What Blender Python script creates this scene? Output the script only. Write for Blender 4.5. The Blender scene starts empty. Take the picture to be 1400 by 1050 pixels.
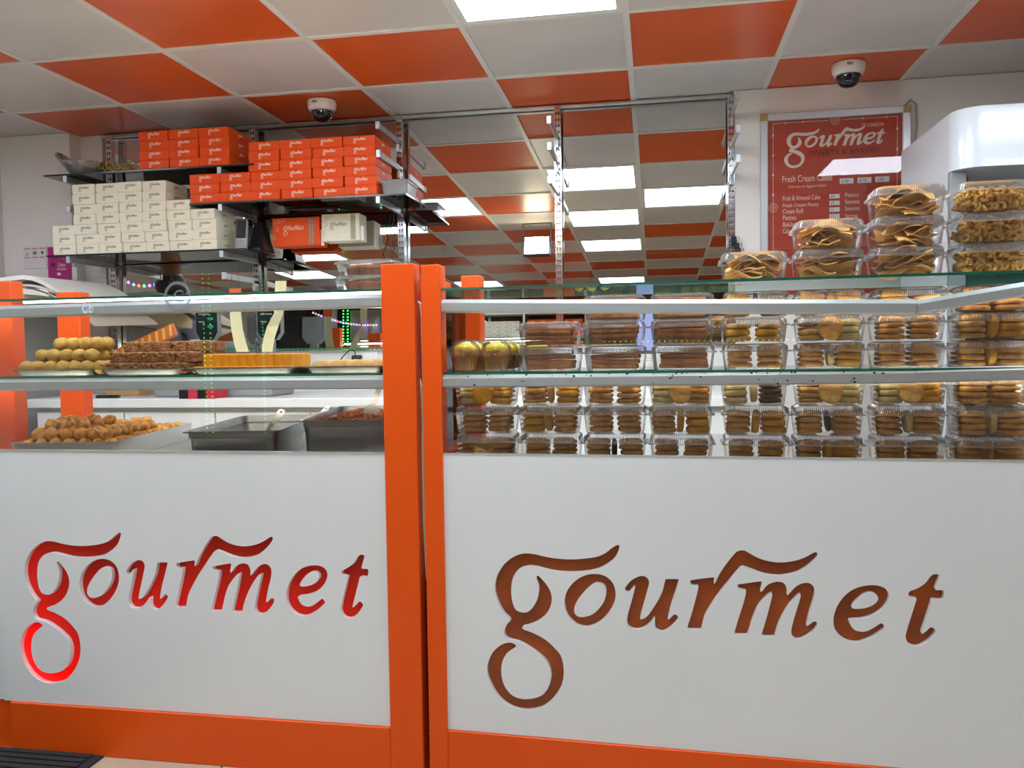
import bpy, bmesh, math, random
from mathutils import Vector, Matrix, noise

C = bpy.context.scene.collection
SC = bpy.context.scene
rnd = random.Random(7)
PI = math.pi

# ------------------------------------------------------------------ camera, world, exposure
F_PX, YAW, PITCH, ROLL, EYE = 1120.0, 0.173126, -0.042008, -0.014358, 1.2
CAM = Vector((0, 0, EYE))
_f = Vector((-math.sin(YAW) * math.cos(PITCH), math.cos(YAW) * math.cos(PITCH), math.sin(PITCH)))
_r0 = Vector((math.cos(YAW), math.sin(YAW), 0))
_u0 = _r0.cross(_f)
RIGHT = _r0 * math.cos(ROLL) + _u0 * math.sin(ROLL)
UP = -_r0 * math.sin(ROLL) + _u0 * math.cos(ROLL)
cam_data = bpy.data.cameras.new('camera')
cam_data.sensor_width = 36.0
cam_data.lens = F_PX / 1400 * 36.0
cam_data.clip_start = 0.02
cam = bpy.data.objects.new('camera', cam_data)
C.objects.link(cam)
M = Matrix((RIGHT, UP, -_f)).transposed().to_4x4()
M.translation = CAM
cam.matrix_world = M
SC.camera = cam
world = bpy.data.worlds.new('night')
world.use_nodes = True
world.node_tree.nodes['Background'].inputs[0].default_value = (0.012, 0.014, 0.02, 1)
SC.world = world
SC.view_settings.view_transform = 'Standard'
SC.view_settings.look = 'None'
SC.view_settings.exposure = 0.0
SC.view_settings.gamma = 1.0
SC.view_settings.use_curve_mapping = False
PANEL_POWER = 18.5          # emission of the ceiling LED panels
cy = SC.cycles
cy.max_bounces = 14
cy.diffuse_bounces = 4
cy.glossy_bounces = 6
cy.transmission_bounces = 6
cy.transparent_max_bounces = 40
cy.sample_clamp_indirect = 5.0
cy.blur_glossy = 0.5

# surveying helpers: a sight line of the camera met with a real plane of the shop
def ray(px, py):
    return _f + RIGHT * ((px - 700) / F_PX) + UP * ((525 - py) / F_PX)
def wy(px, py, y):
    d = ray(px, py); return CAM + d * (y / d.y)
def wz(px, py, z):
    d = ray(px, py); return CAM + d * ((z - EYE) / d.z)
def wx(px, py, x):
    d = ray(px, py); return CAM + d * (x / d.x)
MA = math.radians(1.67)
MN = Vector((0, -math.cos(MA), math.sin(MA)))
MC = Vector((0, 4.05, 1.8))
def mirrored(px, py, y):
    d = ray(px, py)
    q = CAM + d * ((MC - CAM).dot(MN) / d.dot(MN))
    r = d - MN * (2 * d.dot(MN))
    return q + r * ((y - q.y) / r.y)

# ------------------------------------------------------------------ materials
def lin(c):
    if isinstance(c, str):
        c = [int(c[i:i + 2], 16) / 255 for i in (0, 2, 4)]
    return tuple((x / 12.92 if x <= 0.04045 else ((x + 0.055) / 1.055) ** 2.4) for x in c) + (1,)
MATS = {}
def mat(name, col, rough=0.5, metal=0.0, spec=0.5, var=None, vscale=20.0, bump=0.0, bscale=60.0, emit=None, es=0.0, coat=0.0, detail=4.0):
    if name in MATS: return MATS[name]
    m = bpy.data.materials.new(name); m.use_nodes = True
    nt = m.node_tree; b = nt.nodes['Principled BSDF']
    b.inputs['Base Color'].default_value = lin(col)
    b.inputs['Roughness'].default_value = rough
    b.inputs['Metallic'].default_value = metal
    b.inputs['Specular IOR Level'].default_value = spec
    b.inputs['Coat Weight'].default_value = coat
    if var or bump:
        tc = nt.nodes.new('ShaderNodeTexCoord')
    if var:
        n = nt.nodes.new('ShaderNodeTexNoise'); n.inputs['Scale'].default_value = vscale; n.inputs['Detail'].default_value = detail
        nt.links.new(tc.outputs['Object'], n.inputs['Vector'])
        r = nt.nodes.new('ShaderNodeValToRGB')
        r.color_ramp.elements[0].position = 0.35; r.color_ramp.elements[1].position = 0.65
        r.color_ramp.elements[0].color = lin(var); r.color_ramp.elements[1].color = lin(col)
        nt.links.new(n.outputs['Fac'], r.inputs['Fac']); nt.links.new(r.outputs['Color'], b.inputs['Base Color'])
    if bump:
        n2 = nt.nodes.new('ShaderNodeTexNoise'); n2.inputs['Scale'].default_value = bscale; n2.inputs['Detail'].default_value = 6
        nt.links.new(tc.outputs['Object'], n2.inputs['Vector'])
        bp = nt.nodes.new('ShaderNodeBump'); bp.inputs['Strength'].default_value = bump; bp.inputs['Distance'].default_value = 0.004
        nt.links.new(n2.outputs['Fac'], bp.inputs['Height']); nt.links.new(bp.outputs['Normal'], b.inputs['Normal'])
    if emit:
        b.inputs['Emission Color'].default_value = lin(emit); b.inputs['Emission Strength'].default_value = es
        if es > 0 and name.startswith('bead'): m.cycles.emission_sampling = 'NONE'
    MATS[name] = m
    return m
def clear(name, tint, base=0.03, fres=1.0, rough=0.05, haze=0.0, ior=1.45):
    if name in MATS: return MATS[name]
    m = bpy.data.materials.new(name); m.use_nodes = True
    nt = m.node_tree; nt.nodes.remove(nt.nodes['Principled BSDF'])
    out = nt.nodes['Material Output']
    t = nt.nodes.new('ShaderNodeBsdfTransparent'); t.inputs[0].default_value = lin(tint)
    g = nt.nodes.new('ShaderNodeBsdfGlossy'); g.inputs['Roughness'].default_value = rough
    fr = nt.nodes.new('ShaderNodeFresnel'); fr.inputs['IOR'].default_value = ior
    ml = nt.nodes.new('ShaderNodeMath'); ml.operation = 'MULTIPLY_ADD'; ml.use_clamp = True
    ml.inputs[1].default_value = fres; ml.inputs[2].default_value = base
    nt.links.new(fr.outputs[0], ml.inputs[0])
    mx = nt.nodes.new('ShaderNodeMixShader')
    nt.links.new(ml.outputs[0], mx.inputs[0]); nt.links.new(t.outputs[0], mx.inputs[1]); nt.links.new(g.outputs[0], mx.inputs[2])
    last = mx
    if haze:
        d = nt.nodes.new('ShaderNodeBsdfDiffuse'); d.inputs[0].default_value = (0.8, 0.8, 0.8, 1)
        m2 = nt.nodes.new('ShaderNodeMixShader'); m2.inputs[0].default_value = haze
        nt.links.new(mx.outputs[0], m2.inputs[1]); nt.links.new(d.outputs[0], m2.inputs[2]); last = m2
    nt.links.new(last.outputs[0], out.inputs[0])
    MATS[name] = m
    return m
def glow(name, col, s, bead=False):
    if name in MATS: return MATS[name]
    m = bpy.data.materials.new(name); m.use_nodes = True
    nt = m.node_tree; nt.nodes.remove(nt.nodes['Principled BSDF'])
    e = nt.nodes.new('ShaderNodeEmission'); e.inputs[0].default_value = lin(col); e.inputs[1].default_value = s
    nt.links.new(e.outputs[0], nt.nodes['Material Output'].inputs[0])
    if bead: m.cycles.emission_sampling = 'NONE'
    MATS[name] = m
    return m

ORANGE = mat('orange_laminate', 'E0530A', 0.38, spec=.32, var='DC4F07', vscale=3)
ORANGE_RED = mat('red_orange_acrylic', 'C03418', 0.15)
WHITE_BOARD = mat('white_laminate', 'DEE0DE', 0.35, var='D9DCDA', vscale=2)
WALL = mat('white_paint', 'E6E1DC', 0.7, var='E0DBD5', vscale=3, bump=0.05, bscale=90)
CEIL_W = mat('grey_white_ceiling_tile', 'D6D0CA', 0.3, var='CDC7C1', vscale=2.5)
CEIL_O = mat('orange_ceiling_tile', 'D9581A', 0.3, var='CF5014', vscale=2.5)
GRID = mat('ceiling_grid_paint', 'DDDAD4', 0.4)
ALU = mat('brushed_aluminium', 'C9CDCF', 0.35, 0.85, var='BDC2C4', vscale=30)
RAIL = mat('satin_aluminium', 'D5D9DA', 0.4, 0.35)
CHROME = mat('chrome', 'D8DADB', 0.14, 1.0)
STEEL = mat('stainless_steel', 'D2D1CC', 0.27, 1.0, var='C2C0BA', vscale=14)
DARKSTEEL = mat('dull_steel', 'C9C9C6', 0.36, 0.85)
BLACK = mat('black_plastic', '141416', 0.35)
GREY = mat('grey_plastic', '8B8E90', 0.45)
DARKGREY = mat('dark_grey', '3A3B3E', 0.5)
WHITE = mat('white_plastic', 'EEEEEA', 0.4)
PAPER = mat('cream_card', 'EEE8D2', 0.55, var='EAE2CA', vscale=8)
PAPER_W = mat('pale_paper', 'E2DACB', 0.7, var='D9D0C0', vscale=6)
BOX_O = mat('orange_card', 'EC520C', 0.45, spec=.3, var='E74D0A', vscale=9)
INK_W = mat('white_ink', 'F6E3D2', 0.5)
INK_D = mat('grey_green_ink', '8D8B6C', 0.5)
GLASS = clear('clear_glass', 'FAFEFC', 0.0, 1.0, 0.0)
PANE = clear('front_glass', 'FEFFFE', 0.0, 0.7, 0.0)
GLASS_EDGE = mat('green_glass_edge', '1E6B58', 0.12, spec=0.8, var='2C8A72', vscale=8)
PLASTIC = clear('clear_plastic', 'FDFDFC', 0.012, 0.75, 0.12, 0.025)
PLASTIC_LID = clear('clear_plastic_lid', 'FBFBFB', 0.03, 0.8, 0.18, 0.05)
PLASTIC_RIM = clear('clear_plastic_rim', 'EEEEEE', 0.12, 1.0, 0.15, 0.22)
PANE_EDGE = clear('pane_edge', 'C9D6D2', 0.25, 1.0, 0.1, 0.3)
MIRROR = mat('mirror_silver', 'DEDFDC', 0.0, 1.0)

# ------------------------------------------------------------------ mesh builder
class MB:
    def __init__(s): s.v = []; s.f = []; s.m = []
    def add(s, vs, fs, mi=0, M=None):
        o = len(s.v)
        s.v += [tuple(M @ Vector(v)) if M else tuple(v) for v in vs]
        s.f += [tuple(i + o for i in f) for f in fs]; s.m += [mi] * len(fs); return s
    def box(s, a, b, mi=0, bev=0.0, M=None, seg=1):
        (x0, y0, z0), (x1, y1, z1) = a, b
        vs = [(x0, y0, z0), (x1, y0, z0), (x1, y1, z0), (x0, y1, z0), (x0, y0, z1), (x1, y0, z1), (x1, y1, z1), (x0, y1, z1)]
        fs = [(0, 3, 2, 1), (4, 5, 6, 7), (0, 1, 5, 4), (1, 2, 6, 5), (2, 3, 7, 6), (3, 0, 4, 7)]
        if bev <= 0: return s.add(vs, fs, mi, M)
        bm = bmesh.new(); bv = [bm.verts.new(v) for v in vs]
        for f in fs: bm.faces.new([bv[i] for i in f])
        bmesh.ops.bevel(bm, geom=bm.edges[:], offset=bev, segments=seg, profile=0.5, affect='EDGES')
        bm.verts.index_update()
        s.add([v.co[:] for v in bm.verts], [[v.index for v in f.verts] for f in bm.faces], mi, M); bm.free(); return s
    def tube(s, pts, r, n=8, mi=0, caps=True, rs=None):
        pts = [Vector(p) for p in pts]; k = len(pts); o = len(s.v); nrm = None
        for i, p in enumerate(pts):
            t = (pts[min(i + 1, k - 1)] - pts[max(i - 1, 0)]).normalized()
            if nrm is None:
                nrm = t.orthogonal().normalized()
            else:
                nrm = (nrm - t * nrm.dot(t))
                nrm = nrm.normalized() if nrm.length > 1e-6 else t.orthogonal().normalized()
            b = t.cross(nrm); rr = rs[i] if rs else r
            for j in range(n):
                a = 2 * PI * j / n
                s.v.append(tuple(p + nrm * (math.cos(a) * rr) + b * (math.sin(a) * rr)))
        for i in range(k - 1):
            for j in range(n):
                s.f.append((o + i * n + j, o + i * n + (j + 1) % n, o + (i + 1) * n + (j + 1) % n, o + (i + 1) * n + j)); s.m.append(mi)
        if caps:
            s.f.append(tuple(o + j for j in reversed(range(n)))); s.f.append(tuple(o + (k - 1) * n + j for j in range(n))); s.m += [mi, mi]
        return s
    def lathe(s, prof, c=(0, 0, 0), n=20, mi=0, M=None, wob=None):
        vs = []; fs = []
        for i, (r, z) in enumerate(prof):
            for j in range(n):
                a = 2 * PI * j / n; k = wob(a, i) if wob else 1.0
                vs.append((c[0] + r * k * math.cos(a), c[1] + r * k * math.sin(a), c[2] + z))
        for i in range(len(prof) - 1):
            for j in range(n):
                fs.append((i * n + j, i * n + (j + 1) % n, (i + 1) * n + (j + 1) % n, (i + 1) * n + j))
        if prof[0][0] > 1e-5: fs.append(tuple(reversed(range(n))))
        if prof[-1][0] > 1e-5: fs.append(tuple((len(prof) - 1) * n + j for j in range(n)))
        return s.add(vs, fs, mi, M)
    def loops(s, ls, mi=0, cap0=False, cap1=False):   # skin over loops of equal length
        n = len(ls[0]); o = len(s.v)
        for L in ls: s.v += [tuple(p) for p in L]
        for i in range(len(ls) - 1):
            for j in range(n):
                s.f.append((o + i * n + j, o + i * n + (j + 1) % n, o + (i + 1) * n + (j + 1) % n, o + (i + 1) * n + j)); s.m.append(mi)
        if cap0: s.f.append(tuple(o + j for j in reversed(range(n)))); s.m.append(mi)
        if cap1: s.f.append(tuple(o + (len(ls) - 1) * n + j for j in range(n))); s.m.append(mi)
        return s
    def prism(s, poly, y0, y1, mi=0):                 # polygon in x,z, extruded along y
        n = len(poly)
        vs = [(x, y0, z) for x, z in poly] + [(x, y1, z) for x, z in poly]
        fs = [tuple(range(n)), tuple(reversed(range(n, 2 * n)))] + [(i, i + n, (i + 1) % n + n, (i + 1) % n) for i in range(n)]
        return s.add(vs, fs, mi)
    def ball(s, c, r, sq=(1, 1, 1), sub=2, amp=0.0, fr=8.0, seed=0, mi=0):
        bm = bmesh.new(); bmesh.ops.create_icosphere(bm, subdivisions=sub, radius=1.0)
        vs = []
        for v in bm.verts:
            p = v.co.copy(); k = 1 + amp * noise.noise(p * fr + Vector((seed * 3.1, seed * 1.7, seed)))
            vs.append((c[0] + p.x * r * sq[0] * k, c[1] + p.y * r * sq[1] * k, c[2] + p.z * r * sq[2] * k))
        bm.verts.index_update()
        s.add(vs, [[v.index for v in f.verts] for f in bm.faces], mi); bm.free(); return s
    def mesh(s, name, mats, smooth=None):
        me = bpy.data.meshes.new(name); me.from_pydata(s.v, [], s.f)
        for m in (mats if isinstance(mats, (list, tuple)) else [mats]): me.materials.append(m)
        for i, p in enumerate(me.polygons): p.material_index = s.m[i]
        if smooth is not None:
            me.polygons.foreach_set('use_smooth', [True] * len(me.polygons))
            if smooth < 179: me.set_sharp_from_angle(angle=math.radians(smooth))
        me.validate(); me.update(); return me
    def build(s, name, mats, parent=None, smooth=None, loc=None, rz=0.0):
        return link(name, s.mesh(name, mats, smooth), parent, loc, rz)
def link(name, me, parent=None, loc=None, rz=0.0):
    o = bpy.data.objects.new(name, me); C.objects.link(o)
    if parent: o.parent = parent
    if loc is not None: o.location = loc
    if rz: o.rotation_euler = (0, 0, rz)
    return o
def tag(o, label=None, cat=None, group=None, kind=None):
    if label: o['label'] = label
    if cat: o['category'] = cat
    if group: o['group'] = group
    if kind: o['kind'] = kind
    return o
def thing(name, label, cat, loc=(0, 0, 0), rz=0.0, group=None):
    o = bpy.data.objects.new(name, None); C.objects.link(o); o.empty_display_size = 0.05
    o.location = loc; o.rotation_euler = (0, 0, rz)
    return tag(o, label, cat, group)
def dup(root, loc, rz=None, label=None, group=None, rot=None):
    r = root.copy(); C.objects.link(r); r.location = loc
    if rz is not None: r.rotation_euler = (0, 0, rz)
    if rot is not None: r.rotation_euler = rot
    if label: r['label'] = label
    if group: r['group'] = group
    for ch in list(root.children):
        c = ch.copy(); C.objects.link(c); c.parent = r
        for g in list(ch.children):
            d = g.copy(); C.objects.link(d); d.parent = c
    return r
def struct(o): o['kind'] = 'structure'; return o
ORD = ['first', 'second', 'third', 'fourth', 'fifth', 'sixth', 'seventh', 'eighth', 'ninth', 'tenth', 'eleventh', 'twelfth']

ORD2 = ORD + ['thirteenth', 'fourteenth']
def catmull(P, k=4):
    n = len(P); out = []
    for i in range(n):
        a, b, c, d = P[i - 1], P[i], P[(i + 1) % n], P[(i + 2) % n]
        for j in range(k):
            t = j / k
            out.append(tuple(0.5 * (2 * b[q] + (c[q] - a[q]) * t + (2 * a[q] - 5 * b[q] + 4 * c[q] - d[q]) * t * t + (3 * b[q] - a[q] - 3 * c[q] + d[q]) * t ** 3) for q in (0, 1)))
    return out
def filled(polys, depth):                              # even-odd filled flat shape in x,y extruded by depth; returns a mesh
    cu = bpy.data.curves.new('outline', 'CURVE'); cu.dimensions = '2D'; cu.fill_mode = 'BOTH'; cu.extrude = depth / 2
    for P in polys:
        sp = cu.splines.new('POLY'); sp.points.add(len(P) - 1); sp.use_cyclic_u = True
        for q, p in zip(sp.points, P): q.co = (p[0], p[1], 0, 1)
    ob = bpy.data.objects.new('outline', cu); C.objects.link(ob)
    me = bpy.data.meshes.new_from_object(ob.evaluated_get(bpy.context.evaluated_depsgraph_get()))
    bpy.data.objects.remove(ob); bpy.data.curves.remove(cu)
    return me
def upright_mesh(me, flip=True):                       # x,y shape stood up so that it faces -y (x,z)
    me.transform(Matrix.Rotation(PI / 2, 4, 'X')); me.update(); return me

# ------------------------------------------------------------------ lettering (traced script word, image-plane units)
def P(s, ox, oy, k):
    a = [float(q) for q in s.replace(',', ' ').split()]
    return [(ox + a[i] / k, oy + a[i + 1] / k) for i in range(0, len(a), 2)]
LET = {}
LET['g'] = [P('815,65 826,80 800,140 750,180 690,208 600,222 500,222 420,210 340,190 290,190 250,205 220,240 206,290 204,340 210,390 228,435 260,452 300,450 335,415 357,365 364,310 350,262 350,247 362,245 400,285 428,330 437,380 425,430 395,475 350,508 300,528 272,535 272,550 330,572 400,610 455,660 490,705 505,770 502,840 480,900 440,955 390,995 330,1013 270,1015 200,995 140,950 95,885 68,815 68,755 90,695 125,655 165,632 205,628 232,645 222,660 180,690 155,730 146,790 155,850 180,900 220,937 275,952 330,948 380,930 415,890 432,835 430,785 410,740 365,695 300,650 245,622 190,608 165,580 168,545 185,515 200,495 165,460 130,400 112,340 112,280 130,225 165,175 215,135 270,115 330,117 400,133 480,145 560,148 640,142 700,132 745,112 780,85', 650, 730, 4.2)]
LET['o'] = [P('690,232 745,245 785,280 803,330 800,385 775,440 735,490 685,525 630,538 575,520 530,475 512,420 513,365 535,315 575,270 630,240', 650, 730, 4.2),
            P('705,285 740,300 750,335 740,385 710,430 670,465 620,480 585,475 566,450 572,410 600,365 640,320 675,292', 650, 730, 4.2)]
LET['u'] = [P('20,330 50,285 90,255 135,240 170,250 187,285 175,340 150,430 125,525 140,535 175,515 215,460 255,395 280,340 297,272 308,262 380,262 389,272 365,350 335,440 315,530 325,535 360,503 385,520 375,545 335,590 290,620 255,618 228,590 225,525 195,560 150,595 100,608 55,595 35,560 42,500 65,420 85,345 90,310 70,325 50,350 30,345', 850, 740, 5)]
LET['r'] = [P('470,275 480,268 620,250 632,262 630,288 640,288 665,235 710,165 770,90 800,68 840,66 875,85 930,115 1000,138 1090,148 1190,135 1260,110 1320,78 1342,88 1330,115 1280,165 1210,210 1130,233 1050,238 970,225 900,200 850,182 820,178 790,205 720,290 660,365 600,455 565,520 545,600 535,608 458,605 450,590 475,510 500,420 520,340 522,308 490,305 472,295', 850, 740, 5)]
LET['m'] = [P('795,300 820,295 945,278 958,290 948,340 960,345 1000,300 1060,280 1110,290 1130,330 1130,365 1140,368 1190,315 1240,290 1290,292 1320,330 1315,390 1290,470 1265,570 1275,580 1315,552 1338,565 1320,605 1265,655 1210,675 1175,660 1160,625 1175,550 1205,450 1225,380 1215,365 1180,395 1130,460 1090,530 1065,590 1047,648 1037,655 968,652 958,640 985,550 1015,440 1030,370 1020,358 985,385 930,450 895,530 875,600 860,638 850,643 780,641 772,628 800,530 835,420 850,350 840,335 800,325', 850, 740, 5)]
LET['e'] = [P('520,215 590,225 645,255 672,305 665,360 625,425 560,478 480,518 390,538 305,545 288,555 293,575 310,610 345,645 400,660 460,655 530,620 590,582 615,590 630,620 600,650 530,700 450,740 370,765 290,755 220,720 170,665 142,600 142,520 165,440 210,360 270,295 340,250 430,222', 1120, 770, 7),
            P('500,285 550,305 568,345 545,385 500,415 440,435 370,442 325,438 316,420 345,375 390,330 440,297', 1120, 770, 7)]
LET['t'] = [P('1105,110 1140,112 1155,128 1130,200 1115,248 1130,262 1185,265 1203,285 1190,340 1170,355 1095,350 1080,380 1050,470 1020,560 985,665 995,680 1035,650 1075,618 1120,650 1100,690 1040,755 970,795 920,800 860,775 832,720 840,660 870,560 905,450 935,350 920,335 870,325 858,305 870,275 920,255 980,225 1030,185 1070,130', 1120, 770, 7)]
RB = -0.03715
RA = math.atan(RB)
RO = Vector((-0.62, 2.1304 + 0.03715 * 0.62, 0))
_RI = Matrix.Rotation(-RA, 3, 'Z')
def RL(px, py, yl=0.0):                                # sight line met with a plane of the right counter, in its own axes
    q = _RI @ (CAM - RO); d = _RI @ ray(px, py)
    return q + d * ((yl - q.y) / d.y)
def RW(x, y, z):
    return Matrix.Rotation(RA, 3, 'Z') @ Vector((x, y, z)) + RO
WORD = {k: [[(RL(*p).x, RL(*p).z) for p in poly] for poly in v] for k, v in LET.items()}   # metres on the right counter's front
KERN = dict(g=0, o=-0.006, u=-0.022, r=-0.038, m=-0.062, e=-0.098, t=-0.135)
def word_polys(smooth=3, kern=False, dx=0, dz=0, sx=1.0, sz=1.0):
    out = []
    for k, ps in WORD.items():
        for p in ps:
            q = catmull(p, smooth) if smooth > 1 else p
            out.append([((x + (KERN[k] if kern else 0)) * sx + dx, z * sz + dz) for x, z in q])
    return out
def small_logo(name, width, m, step=2):                # thin printed word, centred, facing -y
    ps = word_polys(1, True)
    if step > 1: ps = [p[::step] if len(p) > 24 else p for p in ps]
    xs = [x for p in ps for x, _ in p]; zs = [z for p in ps for _, z in p]
    k = width / (max(xs) - min(xs)); cx = (max(xs) + min(xs)) / 2; cz = (max(zs) + min(zs)) / 2
    me = upright_mesh(filled([[((x - cx) * k, (z - cz) * k) for x, z in p] for p in ps], 0.0006))
    me.name = name; me.materials.clear(); me.materials.append(m); return me
def text_mesh(s, w=None, h=None, align='LEFT', ex=0.0006):
    cu = bpy.data.curves.new('t', 'FONT'); cu.body = s; cu.extrude = ex / 2; cu.resolution_u = 3; cu.align_x = align
    ob = bpy.data.objects.new('t', cu); C.objects.link(ob)
    me = bpy.data.meshes.new_from_object(ob.evaluated_get(bpy.context.evaluated_depsgraph_get()))
    bpy.data.objects.remove(ob); bpy.data.curves.remove(cu)
    xs = [v.co.x for v in me.vertices]; ys = [v.co.y for v in me.vertices]
    W = max(xs) - min(xs); Hh = max(ys) - min(ys)
    k = (w / W) if w else 1.0; kz = (h / Hh) if h else k
    if not w: k = kz
    me.transform(Matrix.Diagonal((k, kz, 1, 1)))
    return upright_mesh(me)
def put_text(name, s, m, parent, x, z, y, w=None, h=None, align='LEFT', label=None):
    me = text_mesh(s, w, h, align); me.materials.append(m)
    o = link(name, me, parent, (x, y, z))
    if label: o['label'] = label
    return o

# ================================================================== the room
CZ = 2.389
GX, GY, TS = -0.09386, 2.98257, 0.6
XL, XR, YF, YB = -5.7, 2.75, -3.4, 4.1
floor_root = struct(MB().box((XL, YF, -0.06), (XR, YB, -0.006), 0).build('floor', mat('grout', '8F877C', 0.8)))
tile_me = MB().box((-0.297, -0.297, -0.006), (0.297, 0.297, 0.0), 0).mesh('floor_tile', mat('beige_floor_tile', 'B4A68E', 0.4, var='A8997F', vscale=5))
for i in range(-9, 6):
    for j in range(-1, 9):
        link('floor_tile', tile_me, floor_root, (0.6 * i - 0.35, 0.6 * j - 0.9, 0))
mb = MB()
for k in range(34): mb.box((-2.75, 1.2 + k * 0.028, 0.001), (-1.66, 1.2 + k * 0.028 + 0.02, 0.012))
mb.box((-2.78, 1.17, 0.0005), (-1.63, 2.15, 0.006))
o = mb.build('doormat', mat('black_mat', '1B1B1D', 0.9, bump=0.6, bscale=400)); tag(o, 'black ribbed floor mat in front of the left counter', 'mat')

ceil_root = struct(MB().box((XL, YF, CZ + 0.03), (XR, YB, CZ + 0.08)).build('ceiling', mat('soffit', '6B6A68', 0.9)))
LIGHTS = [(-1, -1), (0, -2), (-1, -3), (-1, -5), (-3, -2), (-4, -3), (-6, -5), (-1, -9), (-4, -9), (-7, -7), (2, -2), (3, -5), (-6, -2), (-8, -1)]  # the last two are added unseen panels that brighten the back left
NI = range(-10, 5); NJ = range(-11, 2)
def cell(i, j):
    x0, x1 = max(XL, GX + TS * i), min(XR, GX + TS * (i + 1))
    y0, y1 = max(YF, GY + TS * j), min(4.052, GY + TS * (j + 1))
    return x0, x1, y0, y1
cache = {}
for i in NI:
    for j in NJ:
        x0, x1, y0, y1 = cell(i, j)
        if x1 - x0 < 0.05 or y1 - y0 < 0.05 or (i, j) in LIGHTS: continue
        w, d = x1 - x0, y1 - y0; orange = (i + j) % 2 == 0
        key = (round(w, 3), round(d, 3), orange)
        if key not in cache:
            cache[key] = MB().box((-w / 2 + .008, -d / 2 + .008, 0.004), (w / 2 - .008, d / 2 - .008, 0.012), 0, 0.002).mesh('ceiling_tile', CEIL_O if orange else CEIL_W)
        o = link('ceiling_tile', cache[key], ceil_root, ((x0 + x1) / 2, (y0 + y1) / 2, CZ))
        o.rotation_euler = (rnd.uniform(-.003, .003), rnd.uniform(-.003, .003), 0)
mb = MB()
for i in NI:
    x = GX + TS * i
    if XL < x < XR: mb.box((x - .012, YF, CZ - .001), (x + .012, 4.05, CZ + .006))
for j in NJ:
    y = GY + TS * j
    if YF < y < 4.05: mb.box((XL, y - .012, CZ - .0014), (XR, y + .012, CZ + .0056))
mb.build('ceiling_grid', GRID, ceil_root)
LAB = {(-1, -1): 'square LED ceiling panel above the counters at the top edge of the picture',
       (0, -2): 'LED ceiling panel seen in the mirror beside the right shelf upright', (-1, -3): 'LED ceiling panel, second in the mirrored row of panels right of the middle upright',
       (-1, -5): 'LED ceiling panel, third in the mirrored row of panels right of the middle upright', (-3, -2): 'LED ceiling panel mirrored behind the end of the orange box shelf',
       (-4, -3): 'LED ceiling panel mirrored just below the orange box shelf', (-6, -5): 'LED ceiling panel mirrored under the two large cake boxes',
       (-1, -9): 'small far LED ceiling panel mirrored lowest in the row right of the middle upright', (-4, -9): 'far LED ceiling panel mirrored above the right counter beside its orange back post',
       (-7, -7): 'far LED ceiling panel mirrored beside the boxed cakes on the left counter', (2, -2): 'LED ceiling panel whose reflection falls on the menu board',
       (-6, -2): 'LED ceiling panel on the left, hidden in the mirror by the cream boxes', (-8, -1): 'LED ceiling panel farthest left near the pier',
       (3, -5): 'LED ceiling panel over the far right of the shop floor'}
DIFF = glow('led_panel_light', 'E4F1FF', PANEL_POWER)
fr_me = MB().box((-.29, -.29, 0), (-.268, .29, .012)).box((.268, -.29, 0), (.29, .29, .012)).box((-.268, -.29, 0), (.268, -.268, .012)).box((-.268, .268, 0), (.268, .29, .012)).mesh('frame', GRID)
df_me = MB().box((-.268, -.268, .004), (.268, .268, .009)).mesh('diffuser', DIFF)
for (i, j) in LIGHTS:
    t = thing('ceiling_light', LAB[(i, j)], 'ceiling light', (GX + TS * (i + .5), GY + TS * (j + .5), CZ), group='LED ceiling panels')
    link('frame', fr_me, t); link('diffuser', df_me, t)

# walls
struct(MB().box((XL, 4.10, 0), (XR, 4.2, CZ + .03)).build('wall_back', WALL))
struct(MB().box((0.372, 4.0, 0), (XR, 4.10, CZ + .002)).build('wall_right', WALL))      # the proud stretch right of the mirror
struct(MB().box((XR, YF, 0), (XR + .1, 4.2, CZ + .03)).build('wall_east', WALL))
struct(MB().box((XL - .1, YF, 0), (XL, 4.2, CZ + .03)).build('wall_west', WALL))
struct(MB().box((-3.5, 3.96, 0), (-3.075, 4.10, CZ + .002)).box((-3.075, 4.045, 0), (-2.945, 4.10, CZ + .002)).build('wall_pier', WALL))
struct(MB().box((-3.62, 3.55, 0), (-3.5, 4.10, CZ + .002)).build('wall_left', mat('lilac_paint', 'CFC7CB', 0.6)))
struct(MB().box((-2.94, 4.05, 0), (0.372, 4.10, 1.205)).build('wall_splashback', mat('white_splashback', 'E4E4E0', 0.3)))
# mirror, leaning back a little
t = thing('wall_mirror', 'wide wall mirror behind the glass shelves reflecting the orange and white ceiling', 'mirror', (-1.28, 4.0326, 1.22))
mb = MB(); mb.box((-1.655, 0, 0), (1.65, 0.006, 1.167))
o = mb.build('mirror_pane', MIRROR, t); o.rotation_euler = (-MA, 0, 0)
mb = MB(); mb.box((-1.655, -0.012, -0.014), (1.65, 0.016, 0.004), 0, 0.003); mb.build('bottom_channel', CHROME, t)
struct(MB().box((-2.94, 4.03, CZ - 0.016), (0.372, 4.055, CZ), 0, .003).build('trim_1', ALU))

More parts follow.
